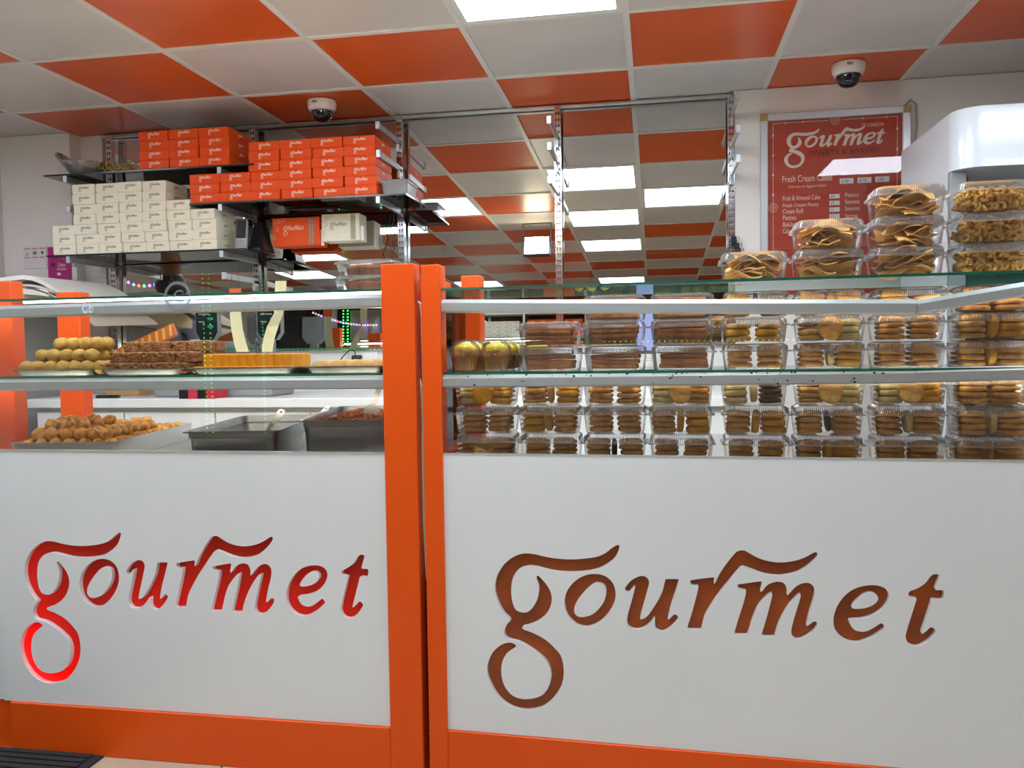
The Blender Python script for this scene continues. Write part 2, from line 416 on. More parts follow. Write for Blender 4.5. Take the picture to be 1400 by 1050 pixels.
# ------------------------------------------------------------------ back counter
t = thing('back_counter', 'long white work counter with drawers below the mirror', 'counter', (-1.2, 3.38, 0))
MB().box((-1.7, 0, 0.957), (1.5, 0.665, 1.0), 0, 0.004).build('worktop', mat('white_worktop', 'E9E9E5', 0.3), t)
MB().box((-1.68, 0.05, 0.08), (1.48, 0.66, 0.955)).build('carcass', WHITE_BOARD, t)
dm = MB().box((-.225, 0, 0.585), (.225, 0.02, 0.935), 0, 0.003).mesh('drawer', WHITE)
dm2 = MB().box((-.225, 0, 0.1), (.225, 0.02, 0.575), 0, 0.003).mesh('door', WHITE)
for k in range(7):
    link('drawer', dm, t, (-1.445 + .456 * k, 0.028, 0)); link('door', dm2, t, (-1.445 + .456 * k, 0.028, 0))
MB().box((-1.68, 0.07, 0), (1.48, 0.6, 0.08)).build('plinth', GREY, t)

# ------------------------------------------------------------------ shop front behind the camera, seen in the mirror
struct(MB().box((XL, YF - .1, 0), (XR, YF, 0.35)).box((XL, YF - .1, 2.31), (XR, YF, CZ + .03)).box((-3.62, YF - .1, .35), (-3.3, YF, 2.31)).box((-2.3, YF - .1, .35), (XR, YF, 2.31)).build('wall_front', mat('shopfront_paint', '6B2A22', 0.6)))
NIGHT = clear('night_window', '30333A', 0.05, 1.0, 0.0)
for n, (a, b) in enumerate(((XL, -4.66), (-4.66, -3.62), (-3.3, -2.3)), 1):
    w = MB().box((a, YF - .03, .35), (a + .04, YF + .02, 2.31)).box((b - .04, YF - .03, .35), (b, YF + .02, 2.31)).box((a, YF - .03, .35), (b, YF + .02, .39)).box((a, YF - .03, 2.27), (b, YF + .02, 2.31)).build('window_%d' % n, ALU)
    struct(w)
    MB().box((a + .04, YF - .01, .39), (b - .04, YF - .004, 2.27)).build('window_glass', NIGHT, w)
# ------------------------------------------------------------------ display counters
def posts(mb_list, t):
    for (x0, x1, y0, y1, h) in mb_list:
        MB().box((x0, y0, 0), (x1, y1, h), 0, 0.003).build('post', ORANGE, t)
def glass_sheet(name, t, a, b, label=None):
    (x0, y0, z0), (x1, y1, z1) = a, b
    mb = MB(); mb.box(a, b, 0)
    mb.m = [0, 0, 1, 1, 1, 1]
    o = mb.build(name, [GLASS, GLASS_EDGE], t)
    if label: o['label'] = label
    return o
def bar(name, t, pts, w, h, m):                       # rectangular rail through pts, y thickness w, z height h
    mb = MB(); ls = []
    for x, y, z in pts:
        c = .004
        ls.append([(x, y + c, z), (x, y, z + c), (x, y, z + h - .010), (x, y + .010, z + h), (x, y + w, z + h), (x, y + w, z)])
    mb.loops(ls, 0, True, True); return mb.build(name, m, t)
def board(name, t, x0, x1, z0, z1, polys, y, th):
    me = filled([[(x0, z0), (x1, z0), (x1, z1), (x0, z1)]] + polys, th)
    me = upright_mesh(me); me.transform(Matrix.Translation((0, y + th / 2, 0))); me.materials.clear(); me.materials.append(WHITE_BOARD)
    o = link(name, me, t); return o

# left counter, its own axes at the front left floor corner (world -1.975, 2.155, 0)
LX, LY = -1.975, 2.155
LC = thing('display_counter', 'left display counter with a white front, red-lit cut-out word and orange posts', 'display counter', (LX, LY, 0))
W = 1.333
posts([(-.10, -.008, .108, .163, 1.437), (1.239, W, -.004, .055, 1.438), (-.225, -.13, .575, .635, 1.437), (1.239, W, .35, .41, 1.415)], LC)
MB().box((-.30, .012, .0), (.028, .018, .148), 0).build('kick_panel', ORANGE, LC)
MB().box((-.30, .010, .15), (.003, .020, .90), 0).build('return_panel', WHITE_BOARD, LC)
MB().box((.03, -.002, 0.0), (1.239, .02, .148), 0, .002).build('kick_panel', ORANGE, LC)
dxl = (-1.4633 + .9764 * (-.62)) - LX
board('front_panel', LC, .004, 1.239, .149, .92, word_polys(3, False, dxl, -.0174, .9764, 1.0137), .006, .016)
RED = mat('red_acrylic', 'B03014', 0.25)
nt = RED.node_tree; b_ = nt.nodes['Principled BSDF']
tr = nt.nodes.new('ShaderNodeBsdfTranslucent'); tr.inputs[0].default_value = (0.95, 0.07, 0.15, 1)
mx = nt.nodes.new('ShaderNodeMixShader'); mx.inputs[0].default_value = 0.5
nt.links.new(b_.outputs[0], mx.inputs[1]); nt.links.new(tr.outputs[0], mx.inputs[2]); nt.links.new(mx.outputs[0], nt.nodes['Material Output'].inputs[0])
MB().box((.01, .0225, .155), (1.233, .0232, .862), 0).build('red_backing', RED, LC)
LED_R = glow('red_led_strip', 'FF2058', 75.0)
mb = MB(); mb.tube([(.035, .07, .42), (.04, .07, .33), (.07, .07, .245), (.14, .07, .215), (.22, .07, .22)], .006, 6)
mb.tube([(.38, .08, .432), (.75, .08, .425), (1.22, .08, .425)], .0016, 6)
mb.tube([(.045, .08, .66), (.045, .08, .50)], .0018, 6)
mb.build('led_strip', LED_R, LC)
MB().box((.005, .13, .15), (1.328, .135, .865)).box((.005, .03, .10), (1.328, .135, .105)).build('inner_lining', WHITE_BOARD, LC)
MB().box((-.28, .022, .866), (W - .02, .82, .872)).box((.01, .80, .10), (W - .01, .82, .866)).build('deck', DARKSTEEL, LC)
bar('rail', LC, [(-.25, .012, 1.316), (1.25, .012, 1.322)], .03, .036, RAIL)
bar('rail', LC, [(-.25, .012, 1.098), (1.25, .012, 1.096)], .03, .036, RAIL)
fg = MB().box((-.28, .003, .915), (1.26, .006, 1.427)); fg.m = [0, 1, 0, 1, 0, 1]; fg.build('front_glass', [PANE, PANE_EDGE], LC)
glass_sheet('glass_shelf', LC, (-.28, .016, 1.134), (W - .02, .44, 1.141))
glass_sheet('glass_shelf', LC, (-.28, .016, 1.366), (W - .02, .40, 1.373))
MB().box((1.322, .055, .02), (1.328, .35, 1.40)).box((1.322, .41, .02), (1.328, .80, .87)).build('end_panel', ORANGE_RED, LC)
def end_glass(t, a, b):
    mb = MB().box(a, b); mb.m = [1, 1, 1, 0, 1, 0]; return mb.build('end_glass', [GLASS, GLASS_EDGE], t)
FILL_LIGHT = glow('case_led_strip', 'FFF3E2', 14.0)  # added fill strips behind the rails and under the shelves to brighten the food
for zz in (1.336, 1.112): MB().box((-.2, .0425, zz), (1.24, .050, zz + .008)).build('case_light', FILL_LIGHT, LC)
for zz, yy in ((1.340, .36), (1.112, .40)): MB().box((-.2, yy, zz), (1.24, yy + .012, zz + .008)).build('case_light', FILL_LIGHT, LC)
# etched marks on the left glass
def on_left_glass(px, py):
    p = wy(px, py, LY + .003); return p.x - LX, p.z
ETCH = mat('etched_white', 'C9D6E6', 0.6)
cx_, cz_ = on_left_glass(243, 405)
ring = [(cx_ + .042 * math.cos(a * PI / 18), cz_ + .042 * math.sin(a * PI / 18)) for a in range(36)]
ring2 = [(cx_ + .034 * math.cos(a * PI / 18), cz_ + .034 * math.sin(a * PI / 18)) for a in range(36)]
me = upright_mesh(filled([ring, ring2], .0004)); me.materials.clear(); me.materials.append(clear('etched_blue', 'D5E2F2', 0.05, 1.0, 0.3, 0.14)); me.transform(Matrix.Translation((0, .0022, 0)))
o = link('round_sticker', me, LC); o['label'] = 'faint round sticker with a letter G on the glass'
me = text_mesh('G', None, .034); me.materials.append(MATS['etched_blue']); link('sticker_letter', me, o, (cx_ - .014, .0022, cz_ - .016))
cx_, cz_ = on_left_glass(112, 428)
me = text_mesh('Go', .036, .030); me.materials.append(ETCH); o = link('etched_letters', me, LC, (cx_, .0022, cz_)); o['label'] = 'white letters Go etched on the glass'

# right counter, turned a little towards the viewer
RC = thing('display_counter', 'right display counter with a white front, unlit brown cut-out word and orange post', 'display counter', RO, RA)
WR = 1.80
posts([(-.003, .05, -.004, .055, 1.432), (WR - .05, WR, -.004, .055, 1.432), (-.003, .06, .40, .46, 1.437), (WR - .06, WR, .40, .46, 1.437)], RC)
MB().box((.05, -.002, 0.0), (WR - .05, .02, .154), 0, .002).build('kick_panel', ORANGE, RC)
board('front_panel', RC, .05, WR - .05, .155, .921, word_polys(3, False), .004, .014)
MB().box((.06, .0182, .16), (WR - .06, .0205, .882), 0).build('brown_backing', mat('brown_orange_acrylic', 'A04710', 0.22, var='84380C', vscale=7), RC)
MB().box((.02, .022, .887), (WR - .02, .82, .894)).box((.01, .80, .10), (WR - .01, .82, .887)).build('deck', DARKSTEEL, RC)
bar('rail', RC, [(.045, .012, 1.303), (1.242, .012, 1.271)], .03, .036, RAIL)
bar('rail', RC, [(1.2435, .012, 1.271), (1.76, .012, 1.352)], .03, .034, RAIL)
bar('rail', RC, [(.045, .012, 1.098), (1.242, .012, 1.104)], .03, .035, RAIL)
bar('rail', RC, [(1.2435, .012, 1.105), (1.76, .012, 1.116)], .03, .035, RAIL)
fg = MB().box((.04, .003, .916), (WR - .04, .006, 1.44)); fg.m = [0, 1, 0, 1, 0, 1]; fg.build('front_glass', [PANE, PANE_EDGE], RC)
glass_sheet('glass_shelf', RC, (.02, .016, 1.134), (WR - .02, .44, 1.141))
glass_sheet('glass_shelf', RC, (.02, .010, 1.362), (WR - .02, .40, 1.369))
MB().box((.002, .055, .02), (.008, .40, .92)).build('end_panel', ORANGE_RED, RC)
end_glass(RC, (.006, .055, .92), (.012, .40, 1.38))
for pts in ([(.06, .0425, 1.318), (1.24, .0425, 1.288)], [(1.246, .0425, 1.290), (1.74, .0425, 1.368 - .02)], [(.06, .0425, 1.112), (1.74, .0425, 1.118)]):  # added fill strips, kept out of sight behind the rails
    mb = MB(); (xa, ya, za), (xb, yb, zb) = pts
    mb.loops([[(xa, ya, za), (xa, ya + .008, za), (xa, ya + .008, za + .008), (xa, ya, za + .008)], [(xb, yb, zb), (xb, yb + .008, zb), (xb, yb + .008, zb + .008), (xb, yb, zb + .008)]], 0, True, True).build('case_light', FILL_LIGHT, RC)
MB().box((.06, .41, 1.112), (1.74, .422, 1.120)).build('case_light', FILL_LIGHT, RC)
# chipped black specks of wear on the right lower rail
mb = MB()
for k in range(46):
    x = .12 + rnd.random() * 1.1; z = 1.134 if rnd.random() < .7 else 1.128; s_ = rnd.uniform(.0008, .0022)
    zz = 1.098 + .035 - (rnd.random() ** 3) * .03
    mb.box((x - s_ * 1.5, .0113, zz - s_), (x + s_ * 1.5, .0125, zz + s_))
tag(mb.build('paint_chips', BLACK, RC), kind='stuff')

# ================================================================== wall shelving and the sweet boxes on it
XU = [-2.872, -2.046, -1.256, -0.458, 0.359]
UPN = ['leftmost slotted chrome shelf upright beside the pier', 'slotted chrome upright between the cream boxes and cake boxes', 'slotted chrome upright at the end of the orange boxes',
       'slotted chrome upright alone in the middle of the mirror with empty brackets', 'slotted chrome upright at the right edge of the mirror']
EMPTY = [[1.93], [1.575], [2.245, 2.115], [2.22, 2.104, 1.956], [2.275, 2.132, 2.005]]
for k, x in enumerate(XU):
    t = thing('shelf_upright', UPN[k], 'shelf upright', (x, 4.02, 1.005), group='slotted uprights on the mirror wall')
    mb = MB()
    mb.box((-.016, -.022, 0), (-.010, .008, 1.37)).box((.010, -.022, 0), (.016, .008, 1.37)).box((-.010, .0, 0), (.010, .006, 1.37)).box((-.0025, -.022, 0), (.0025, 0, 1.37))
    n = 46
    for q in range(n):
        z = .01 + q * 1.36 / n
        for a, b in ((-.0100, -.0025), (.0025, .0100)): mb.box((a, -.022, z), (b, -.019, z + .014))
    mb.build('post_channel', CHROME, t)
    for z in EMPTY[k]:
        zz = z - 1.005
        mb = MB(); mb.box((-.006, -.345, zz - .014), (.006, -.02, zz + .014), 0, .001).box((-.010, -.35, zz - .016), (.010, -.335, zz + .018), 0, .001).box((-.006, -.05, zz - .05), (.006, -.02, zz), 0)
        mb.build('bracket', ALU, t)
def wall_shelf(label, x0, x1, z, ux, y0=3.655):
    t = thing('glass_wall_shelf', label, 'shelf', ((x0 + x1) / 2, 3.84, z), group='glass shelves on the mirror wall')
    w = (x1 - x0) / 2
    mb = MB(); mb.box((-w, y0 - 3.84, -.008), (w, 4.0 - 3.84, 0)); mb.m = [0, 0, 1, 1, 1, 1]
    mb.build('glass_pane', [clear('smoky_glass', 'C9D2CE', 0.03, 1.0, 0.0), mat('dark_glass_edge', '20302C', 0.15)], t)
    for x in ux:
        xx = x - (x0 + x1) / 2
        MB().box((xx - .006, -.175, -.038), (xx + .006, .165, -.010), 0, .001).box((xx - .010, -.185, -.040), (xx + .010, -.170, -.0085), 0, .001).build('bracket', ALU, t)
    return t
wall_shelf('top glass shelf under the glass dish and the highest orange boxes', -2.99, -1.87, 2.10, XU[:2])
wall_shelf('glass shelf carrying the stacked cream sweet boxes', -2.99, -1.93, 1.703, XU[:2])
wall_shelf('glass shelf carrying the long stack of orange sweet boxes', -2.205, -1.12, 1.925, XU[1:3])

LOGO_O = small_logo('logo', .062, INK_W); LOGO_C = small_logo('logo', .058, INK_D)
SIDE_O = small_logo('side_logo', .045, INK_W, 3); SIDE_C = small_logo('side_logo', .040, INK_D, 3)
def sweet_box(name, w, d, h, m, logo, side):           # carton with an overlapping lid; origin at the centre of its base
    t = thing(name, 'x', 'box')
    MB().box((-w / 2 + .0015, -d / 2 + .0015, 0), (w / 2 - .0015, d / 2 - .0015, h - .004), 0, .0012).build('carton', m, t)
    mb = MB(); mb.box((-w / 2, -d / 2, .007), (w / 2, d / 2, h), 0, .0016); mb.build('lid', m, t)
    link('logo', logo, t, (.004, -d / 2 - .0006, h * .52))
    o = link('side_logo', side, t, (w / 2 + .0006, 0, h * .5)); o.rotation_euler = (0, 0, PI / 2)
    return t
proto = sweet_box('sweet_box', .155, .235, .0455, BOX_O, LOGO_O, SIDE_O)
used = [False]
def place(proto, first, loc, rz, label, group):
    if not first[0]:
        first[0] = True; proto.location = loc; proto.rotation_euler = (0, 0, rz); proto['label'] = label; proto['group'] = group; return proto
    return dup(proto, loc, rz, label, group)
def nth(i, n, a='left', b='right'):
    return ORD[i] + ' from ' + a
ROWN = lambda r, n: 'bottom row' if r == 0 else ('top row' if r == n - 1 else ORD[r] + ' row up')
HB = .0462
for c in range(3):
    for r in range(4):
        place(proto, used, (-2.392 + c * .158 + rnd.uniform(-.002, .002), 3.665 + .1175 + rnd.uniform(0, .006), 2.1004 + r * HB), rnd.uniform(-.012, .012),
              'orange sweet box in the high left stack, %s, column %s' % (ROWN(r, 4), nth(c, 3)), 'orange sweet boxes on the top glass shelf')
for c in range(2):
    for r in range(3):
        place(proto, used, (-2.130 + c * .158 + rnd.uniform(-.002, .002), 3.665 + .1175 + rnd.uniform(0, .006), 1.9254 + r * HB), rnd.uniform(-.012, .012),
              'orange sweet box, low three-row stack, %s, column %s' % (ROWN(r, 3), nth(c, 2)), 'orange sweet boxes on the middle glass shelf')
for c in range(4):
    for r in range(6):
        if c == 0 and r == 9: continue
        place(proto, used, (-1.818 + c * .1575 + rnd.uniform(-.004, .004), 3.665 + .1175 + rnd.uniform(0, .008), 1.9254 + r * HB), rnd.uniform(-.014, .014),
              'orange sweet box in the long six-row stack, %s, column %s' % (ROWN(r, 6), nth(c, 4)), 'orange sweet boxes on the middle glass shelf')
proto = sweet_box('sweet_box', .1245, .19, .0485, PAPER, LOGO_C, SIDE_C)
used = [False]; HC = .0492
for r, cols in enumerate([range(0, 7), range(0, 7), range(0, 7), range(1, 7), range(1, 6), range(1, 5), range(1, 5)]):
    for c in cols:
        off = (.008 if r > 4 else -.004 * r)
        place(proto, used, (-2.895 + c * .1268 + (off if r < 4 else -.012) + rnd.uniform(-.002, .002), 3.665 + .095 + rnd.uniform(0, .008), 1.7034 + r * HC), rnd.uniform(-.012, .012),
              'cream sweet box in the white stack, %s, column %s' % (ROWN(r, 7), nth(c, 7)), 'cream sweet boxes on the lower glass shelf')

# the two larger cake boxes hung against the mirror
def cake_box(label, x0, x1, z0, z1, m, ink, band):
    w, h, d = x1 - x0, z1 - z0, .105
    t = thing('cake_box', label, 'box', ((x0 + x1) / 2, 3.995 - d / 2, z0))
    MB().box((-w / 2, -d / 2, 0), (w / 2, d / 2, h), 0, .002).build('carton', m, t)
    MB().box((w * .27, -d / 2 - .0008, .004), (w * .40, -d / 2, h - .004)).build('printed_band', band, t)
    mb = MB()
    for i in range(9):
        z = .01 + i * (h - .02) / 9
        for a in (w * .285, w * .345):
            mb.box((a, -d / 2 - .0012, z), (a + .010, -d / 2 - .0006, z + .0015)).box((a, -d / 2 - .0012, z + .008), (a + .010, -d / 2 - .0006, z + .0095)).box((a, -d / 2 - .0012, z), (a + .0012, -d / 2 - .0006, z + .0095))
    mb.build('band_pattern', ink, t)
    me = small_logo('logo', w * .44, ink, 1); link('logo', me, t, (-.012, -d / 2 - .0006, h * .55))
    mb = MB()                                          # swirls in the upper left corner
    for (cx, cz, R, a0) in ((-.42 * w, .80 * h, .018, 0), (-.33 * w, .88 * h, .014, 2), (-.40 * w, .62 * h, .014, 4), (-.45 * w, .3 * h, .012, 1), (-.25 * w, .92 * h, .012, 3)):
        pts = [(cx + R * (1 - i / 26) * math.cos(a0 + i * .42), -d / 2 - .0007, cz + R * (1 - i / 26) * math.sin(a0 + i * .42)) for i in range(24)]
        mb.tube(pts, .0007, 4)
    mb.build('swirl_print', ink, t)
    MB().box((w / 2, -d / 2 + .02, .0), (w / 2 + .016, -d / 2 + .022, h * .55)).build('side_flap', WHITE, t)
    MB().box((-.03, d / 2 - .0, h - .03), (.03, d / 2 + .05, h - .005)).build('hanging_tab', PAPER, t)
cake_box('large orange cake box with a pale word and grey band against the mirror', -1.895, -1.645, 1.735, 1.877, BOX_O, mat('pale_peach_ink', 'F0B898', .5), mat('grey_band', '9C6B57', .5))
cake_box('smaller cream cake box with a grey word beside the orange cake box', -1.632, -1.435, 1.752, 1.885, PAPER, INK_D, mat('beige_band', 'BDB695', .5))

# ------------------------------------------------------------------ glass dish and gilt tray on the top shelf
t = thing('glass_dish', 'ribbed clear glass shell dish at the left end of the top shelf', 'dish', (-2.855, 3.77, 2.1004))
mb = MB(); n = 48
def dish_loop(s_, z, inner):
    return [(-.02 * z * 8 + s_ * (.125 if math.cos(2 * PI * j / n) < 0 else .135) * math.cos(2 * PI * j / n), s_ * .10 * math.sin(2 * PI * j / n),
             max(.0, z + (max(0, -math.cos(2 * PI * j / n)) ** 2) * z * .9 + (.005 if j % 2 else 0))) for j in range(n)]
ls = [dish_loop(a, z, 0) for a, z in ((.25, .0), (.42, .006), (.62, .022), (.8, .042), (.93, .058), (1.0, .068))]
li = [[(x * .96, y * .96, z + .004) for x, y, z in L] for L in reversed(ls)]
mb.loops(ls + li, 0, True, True)
mb.build('bowl', clear('dish_glass', 'EFE9E9', 0.16, 1.2, 0.06, 0.16), t, 60)
GOLD = mat('gilt_metal', 'A8962F', 0.3, 0.85, var='7A6A1E', vscale=30)
t = thing('ornate_tray', 'gilt scrollwork tray behind the glass dish on the top shelf', 'tray', (-2.595, 3.765, 2.1004))
mb = MB(); mb.box((-.10, -.08, .0), (.10, .08, .008), 0, .002); mb.build('tray_base', GOLD, t)
for sgn, q0 in ((-1, 0), (1, 3)):
    mb = MB()
    path = [(-.10 + i * .01, sgn * .085 - .004, .02 + .012 * math.sin(i * 1.3)) for i in range(21)]
    mb.tube(path, .0035, 6)
    for i in range(5):
        cx = -.085 + i * .042; R = .022
        mb.tube([(cx + R * (1 - q / 22) * math.cos(q * .5 + i), sgn * .085 - .004, .032 + R * (1 - q / 22) * math.sin(q * .5 + i) * 1.1) for q in range(18)], .0032, 6)
    tag(mb.build('scroll_rim', GOLD, t, 60), kind='stuff')
# clear lidded tub beside the orange boxes
t = thing('plastic_tub', 'clear lidded plastic tub beside the orange boxes on the shelf end', 'tub', (-1.19, 3.78, 1.9254))
def loop_rr(w, d, z, r=.012, n=4):
    out = []
    for cx, cy_, a0 in ((w / 2 - r, d / 2 - r, 0), (-w / 2 + r, d / 2 - r, PI / 2), (-w / 2 + r, -d / 2 + r, PI), (w / 2 - r, -d / 2 + r, 1.5 * PI)):
        for i in range(n): a = a0 + PI / 2 * i / (n - 1); out.append((cx + r * math.cos(a), cy_ + r * math.sin(a), z))
    return out
FROST = clear('frosted_plastic', 'C6C3BC', 0.08, 1.0, 0.25, 0.28)
MB().loops([loop_rr(.115, .16, 0), loop_rr(.125, .17, .06)], 0, True).build('tub', FROST, t, 40)
MB().loops([loop_rr(.135, .18, .058), loop_rr(.137, .182, .068), loop_rr(.12, .165, .074)], 0, False, True).build('lid', FROST, t, 40)
MB().box((-.05, -.07, .004), (.05, .07, .03), 0, .01).build('contents', PAPER_W, t)

# ------------------------------------------------------------------ ceiling cameras
def dome_camera(px, py, label):
    p = wz(px, py, CZ)
    t = thing('dome_camera', label, 'camera', (p.x, p.y, CZ))
    MB().lathe([(.0, 0), (.066, 0), (.068, -.006), (.066, -.030), (.060, -.044), (.050, -.048)], n=28).build('housing', mat('camera_white', 'E9E4DC', .4), t, 40)
    MB().lathe([(.050, -.047), (.049, -.062), (.043, -.078), (.030, -.091), (.015, -.097), (0.0005, -.098)], n=28).build('dome', mat('smoked_dome', '17181B', .06, coat=.5), t, 80)
    MB().box((-.02, -.0672, -.022), (.004, -.0655, -.010)).build('sensor_label', GREY, t)
dome_camera(440, 139, 'white dome security camera above the orange boxes')
dome_camera(1160, 88, 'white dome security camera above the menu board')

# ================================================================== food in the left counter
LADOO = mat('yellow_ladoo', 'C9A24A', 0.6, var='A98434', vscale=45, bump=0.5, bscale=140)
GULAB = mat('brown_dough', 'D79C42', 0.4, var='A3652A', vscale=35, bump=0.35, bscale=120)
NUT = mat('nut_slab', 'A66C38', 0.6, var='6E421C', vscale=90, bump=1.0, bscale=220)
NUTBIT = mat('nut_bits', 'C79A62', 0.6, var='8F6233', vscale=60)
BARFI = mat('yellow_barfi', 'DE9B12', 0.5, var='CC8508', vscale=40, bump=0.25, bscale=160)
PEDA = mat('pale_dough', 'DDB877', 0.55, var='CBA15E', vscale=25, bump=0.2, bscale=90)
SHELF_L = 1.1415
def shallow_tray(label, x, y, z, w, d, rz=0.0, h=.018, flare=.022, name='serving_tray', th=.0016, m=STEEL):
    t = thing(name, label, 'tray', (x, y, z), rz)
    L = [loop_rr(w - 2 * flare, d - 2 * flare, 0, .015), loop_rr(w - .012, d - .012, h, .022), loop_rr(w, d, h + .001, .025), loop_rr(w, d, h - .003, .025)]
    I = [loop_rr(w - .013, d - .013, h - th, .022), loop_rr(w - 2 * flare - th, d - 2 * flare - th, th, .015)]
    MB().loops([L[0], L[1], L[2]], 0, True).loops([L[1], I[1]], 0, False, True).build('tray_body', m, t, 40)
    MB().loops([L[2], L[3]], 0).build('rim', m, t, 40)
    return t
xs = [(-1.945, -1.655), (-1.65, -1.365), (-1.355, -1.010), (-1.0, -.742)]
TL = ['steel tray under the yellow ladoo pyramid', 'steel tray under the brown nut slabs', 'steel tray under the yellow fudge block', 'steel tray of pale flat sweets beside the centre posts']
TY = 2.36
for (a, b), l in zip(xs, TL): shallow_tray(l, (a + b) / 2, TY, SHELF_L, b - a, .34)
TZ = SHELF_L + .0024
lm = [MB().ball((0, 0, 0), .0225, (1, 1, .93), 3, .10, 2.2, k).mesh('ladoo', LADOO, 180) for k in range(3)]
TIER = ['bottom tier', 'middle tier', 'top tier']
def row_name(r): return ['front row', 'second row', 'third row', 'back row'][r]
for tier, (cols, rows, x0, y0) in enumerate(((7, 4, -1.910, 2.232), (5, 3, -1.868, 2.253), (4, 2, -1.826, 2.275))):
    for r in range(rows):
        for c in range(cols):
            o = link('ladoo', lm[rnd.randrange(3)], None, (x0 + c * .0425 + rnd.uniform(-.002, .002) + (.006 if tier == 2 else 0), y0 + r * .042 + rnd.uniform(-.002, .002), TZ + .0208 + tier * .036))
            o.rotation_euler = (rnd.uniform(-.6, .6), rnd.uniform(-.6, .6), rnd.uniform(0, 6))
            tag(o, 'yellow ladoo ball in the %s of the pyramid, %s, %s from left' % (TIER[tier], row_name(r), ORD[c]), 'sweet', 'yellow ladoo balls')
# nut slabs
def slab(k, w, d, h):
    bm = bmesh.new(); bmesh.ops.create_cube(bm, size=1)
    bmesh.ops.subdivide_edges(bm, edges=bm.edges[:], cuts=6, use_grid_fill=True)
    mb = MB(); vs = []
    for v in bm.verts:
        p = Vector((v.co.x * w, v.co.y * d, (v.co.z + .5) * h))
        q = p * 90 + Vector((k * 7, k * 3, 0))
        n_ = Vector((noise.noise(q), noise.noise(q + Vector((9, 0, 0))), noise.noise(q + Vector((0, 9, 0))))) * .0045
        if v.co.z < -.49: n_.z = 0
        vs.append(p + n_)
    bm.verts.index_update()
    mb.add([v[:] for v in vs], [[v.index for v in f.verts] for f in bm.faces]); bm.free(); return mb
sm = []
for k in range(3):
    me = slab(k, .053, .062, .030).mesh('slab_body', NUT, 180)
    mb = MB(); r2 = random.Random(k)
    for q in range(46):
        f = r2.random()
        if f < .55: c = (r2.uniform(-.024, .024), r2.uniform(-.03, .03), .031)
        else: c = (r2.uniform(-.025, .025), -.0315, r2.uniform(.003, .028))
        mb.ball(c, r2.uniform(.0016, .0032), (1, .8, .7), 1)
    sm.append((me, mb.mesh('nut_pieces', NUTBIT, 180)))
def nut_slab(x, y, z, rz, label, k):
    t = thing('nut_slab', label, 'sweet', (x, y, z), rz, 'brown nut slabs')
    link('slab_body', sm[k][0], t); tag(link('nut_pieces', sm[k][1], t), kind='stuff')
for tier, (n_, rows, x0, y0) in enumerate(((5, 4, -1.618, 2.250), (5, 3, -1.612, 2.280), (5, 2, -1.612, 2.345))):
    for r in range(rows):
        for c in range(n_):
            nut_slab(x0 + c * .0555 + (.004 if tier == 2 else 0), y0 + r * .066, TZ + .0002 + tier * .0325, rnd.uniform(-.08, .08),
                     'brown nut-crusted slab, %s of the pile, %s, %s from left' % (TIER[tier], row_name(r), ORD[c]), rnd.randrange(3))
# yellow fudge block cut into squares
bm_ = MB().box((-.0139, -.017, 0), (.0139, .017, .0185), 0, .0016).mesh('fudge_square', BARFI)
bm2 = MB().box((-.0139, -.017, 0), (.0139, .017, .030), 0, .0018).mesh('fudge_square', BARFI)
for c in range(11):
    o = link('fudge_square', bm_, None, (-1.330 + c * .0282, 2.235, TZ)); o.rotation_euler = (0, 0, rnd.uniform(-.03, .03))
    tag(o, 'flat yellow fudge square in the low front row, %s from left' % ORD[c], 'sweet', 'yellow fudge squares')
for r in range(4):
    for c in range(10):
        o = link('fudge_square', bm2, None, (-1.318 + c * .0282, 2.273 + r * .0346, TZ + .0)); o.rotation_euler = (0, 0, rnd.uniform(-.015, .015)); o.scale = (1, 1, 1.85 + rnd.uniform(-.02, .02))
        tag(o, 'tall yellow fudge square in the cut block, %s, %s from left' % (row_name(r), ORD[c]), 'sweet', 'yellow fudge squares')
# pale domes
pm = MB().lathe([(.020, 0), (.0245, .008), (.0235, .019), (.0175, .028), (.009, .0325), (.0004, .0335)], n=18).mesh('flat_sweet', PEDA, 180)
for r in range(4):
    for c in range(4):
        tag(link('flat_sweet', pm, None, (-.962 + c * .0615 + rnd.uniform(-.002, .002), 2.250 + r * .066, TZ + .0004)),
            'pale round flat sweet, %s, %s from left' % (['front row', 'second row', 'third row', 'back row'][r], ORD[c]), 'sweet', 'pale flat sweets')

# trays in the lower deck
DECK_L = .8725
RT = math.radians(11.7)
def local_to(t, x, y, z):
    return Matrix.Rotation(t.rotation_euler.z, 3, 'Z') @ Vector((x, y, z)) + t.location
PANST = mat('pan_steel', 'A6A8A8', 0.3, 1.0, var='969898', vscale=12)
SPAT = mat('spatula_steel', '958C84', 0.3, 1.0)
def deep_pan(label, x, y, z, w, d, h, rz, name='steel_pan'):
    t = thing(name, label, 'pan', (x, y, z), rz)
    a = loop_rr(w - .05, d - .05, 0, .03, 5); a2 = loop_rr(w - .036, d - .036, .014, .03, 5); b = loop_rr(w - .03, d - .03, h - .022, .03, 5); s1 = loop_rr(w - .022, d - .022, h - .020, .03, 5); c = loop_rr(w - .02, d - .02, h, .03, 5)
    e = loop_rr(w, d, h, .022, 5); e2 = loop_rr(w, d, h - .004, .022, 5)
    i0 = loop_rr(w - .022, d - .022, h - .001, .03, 5); i1 = loop_rr(w - .052, d - .052, .003, .03, 5)
    MB().loops([a, a2, b, s1, c], 0, True).loops([i0, i1], 0, False, True).build('pan_body', PANST, t, 50)
    MB().loops([i0, e, e2], 0).build('rim', PANST, t, 50)
    return t
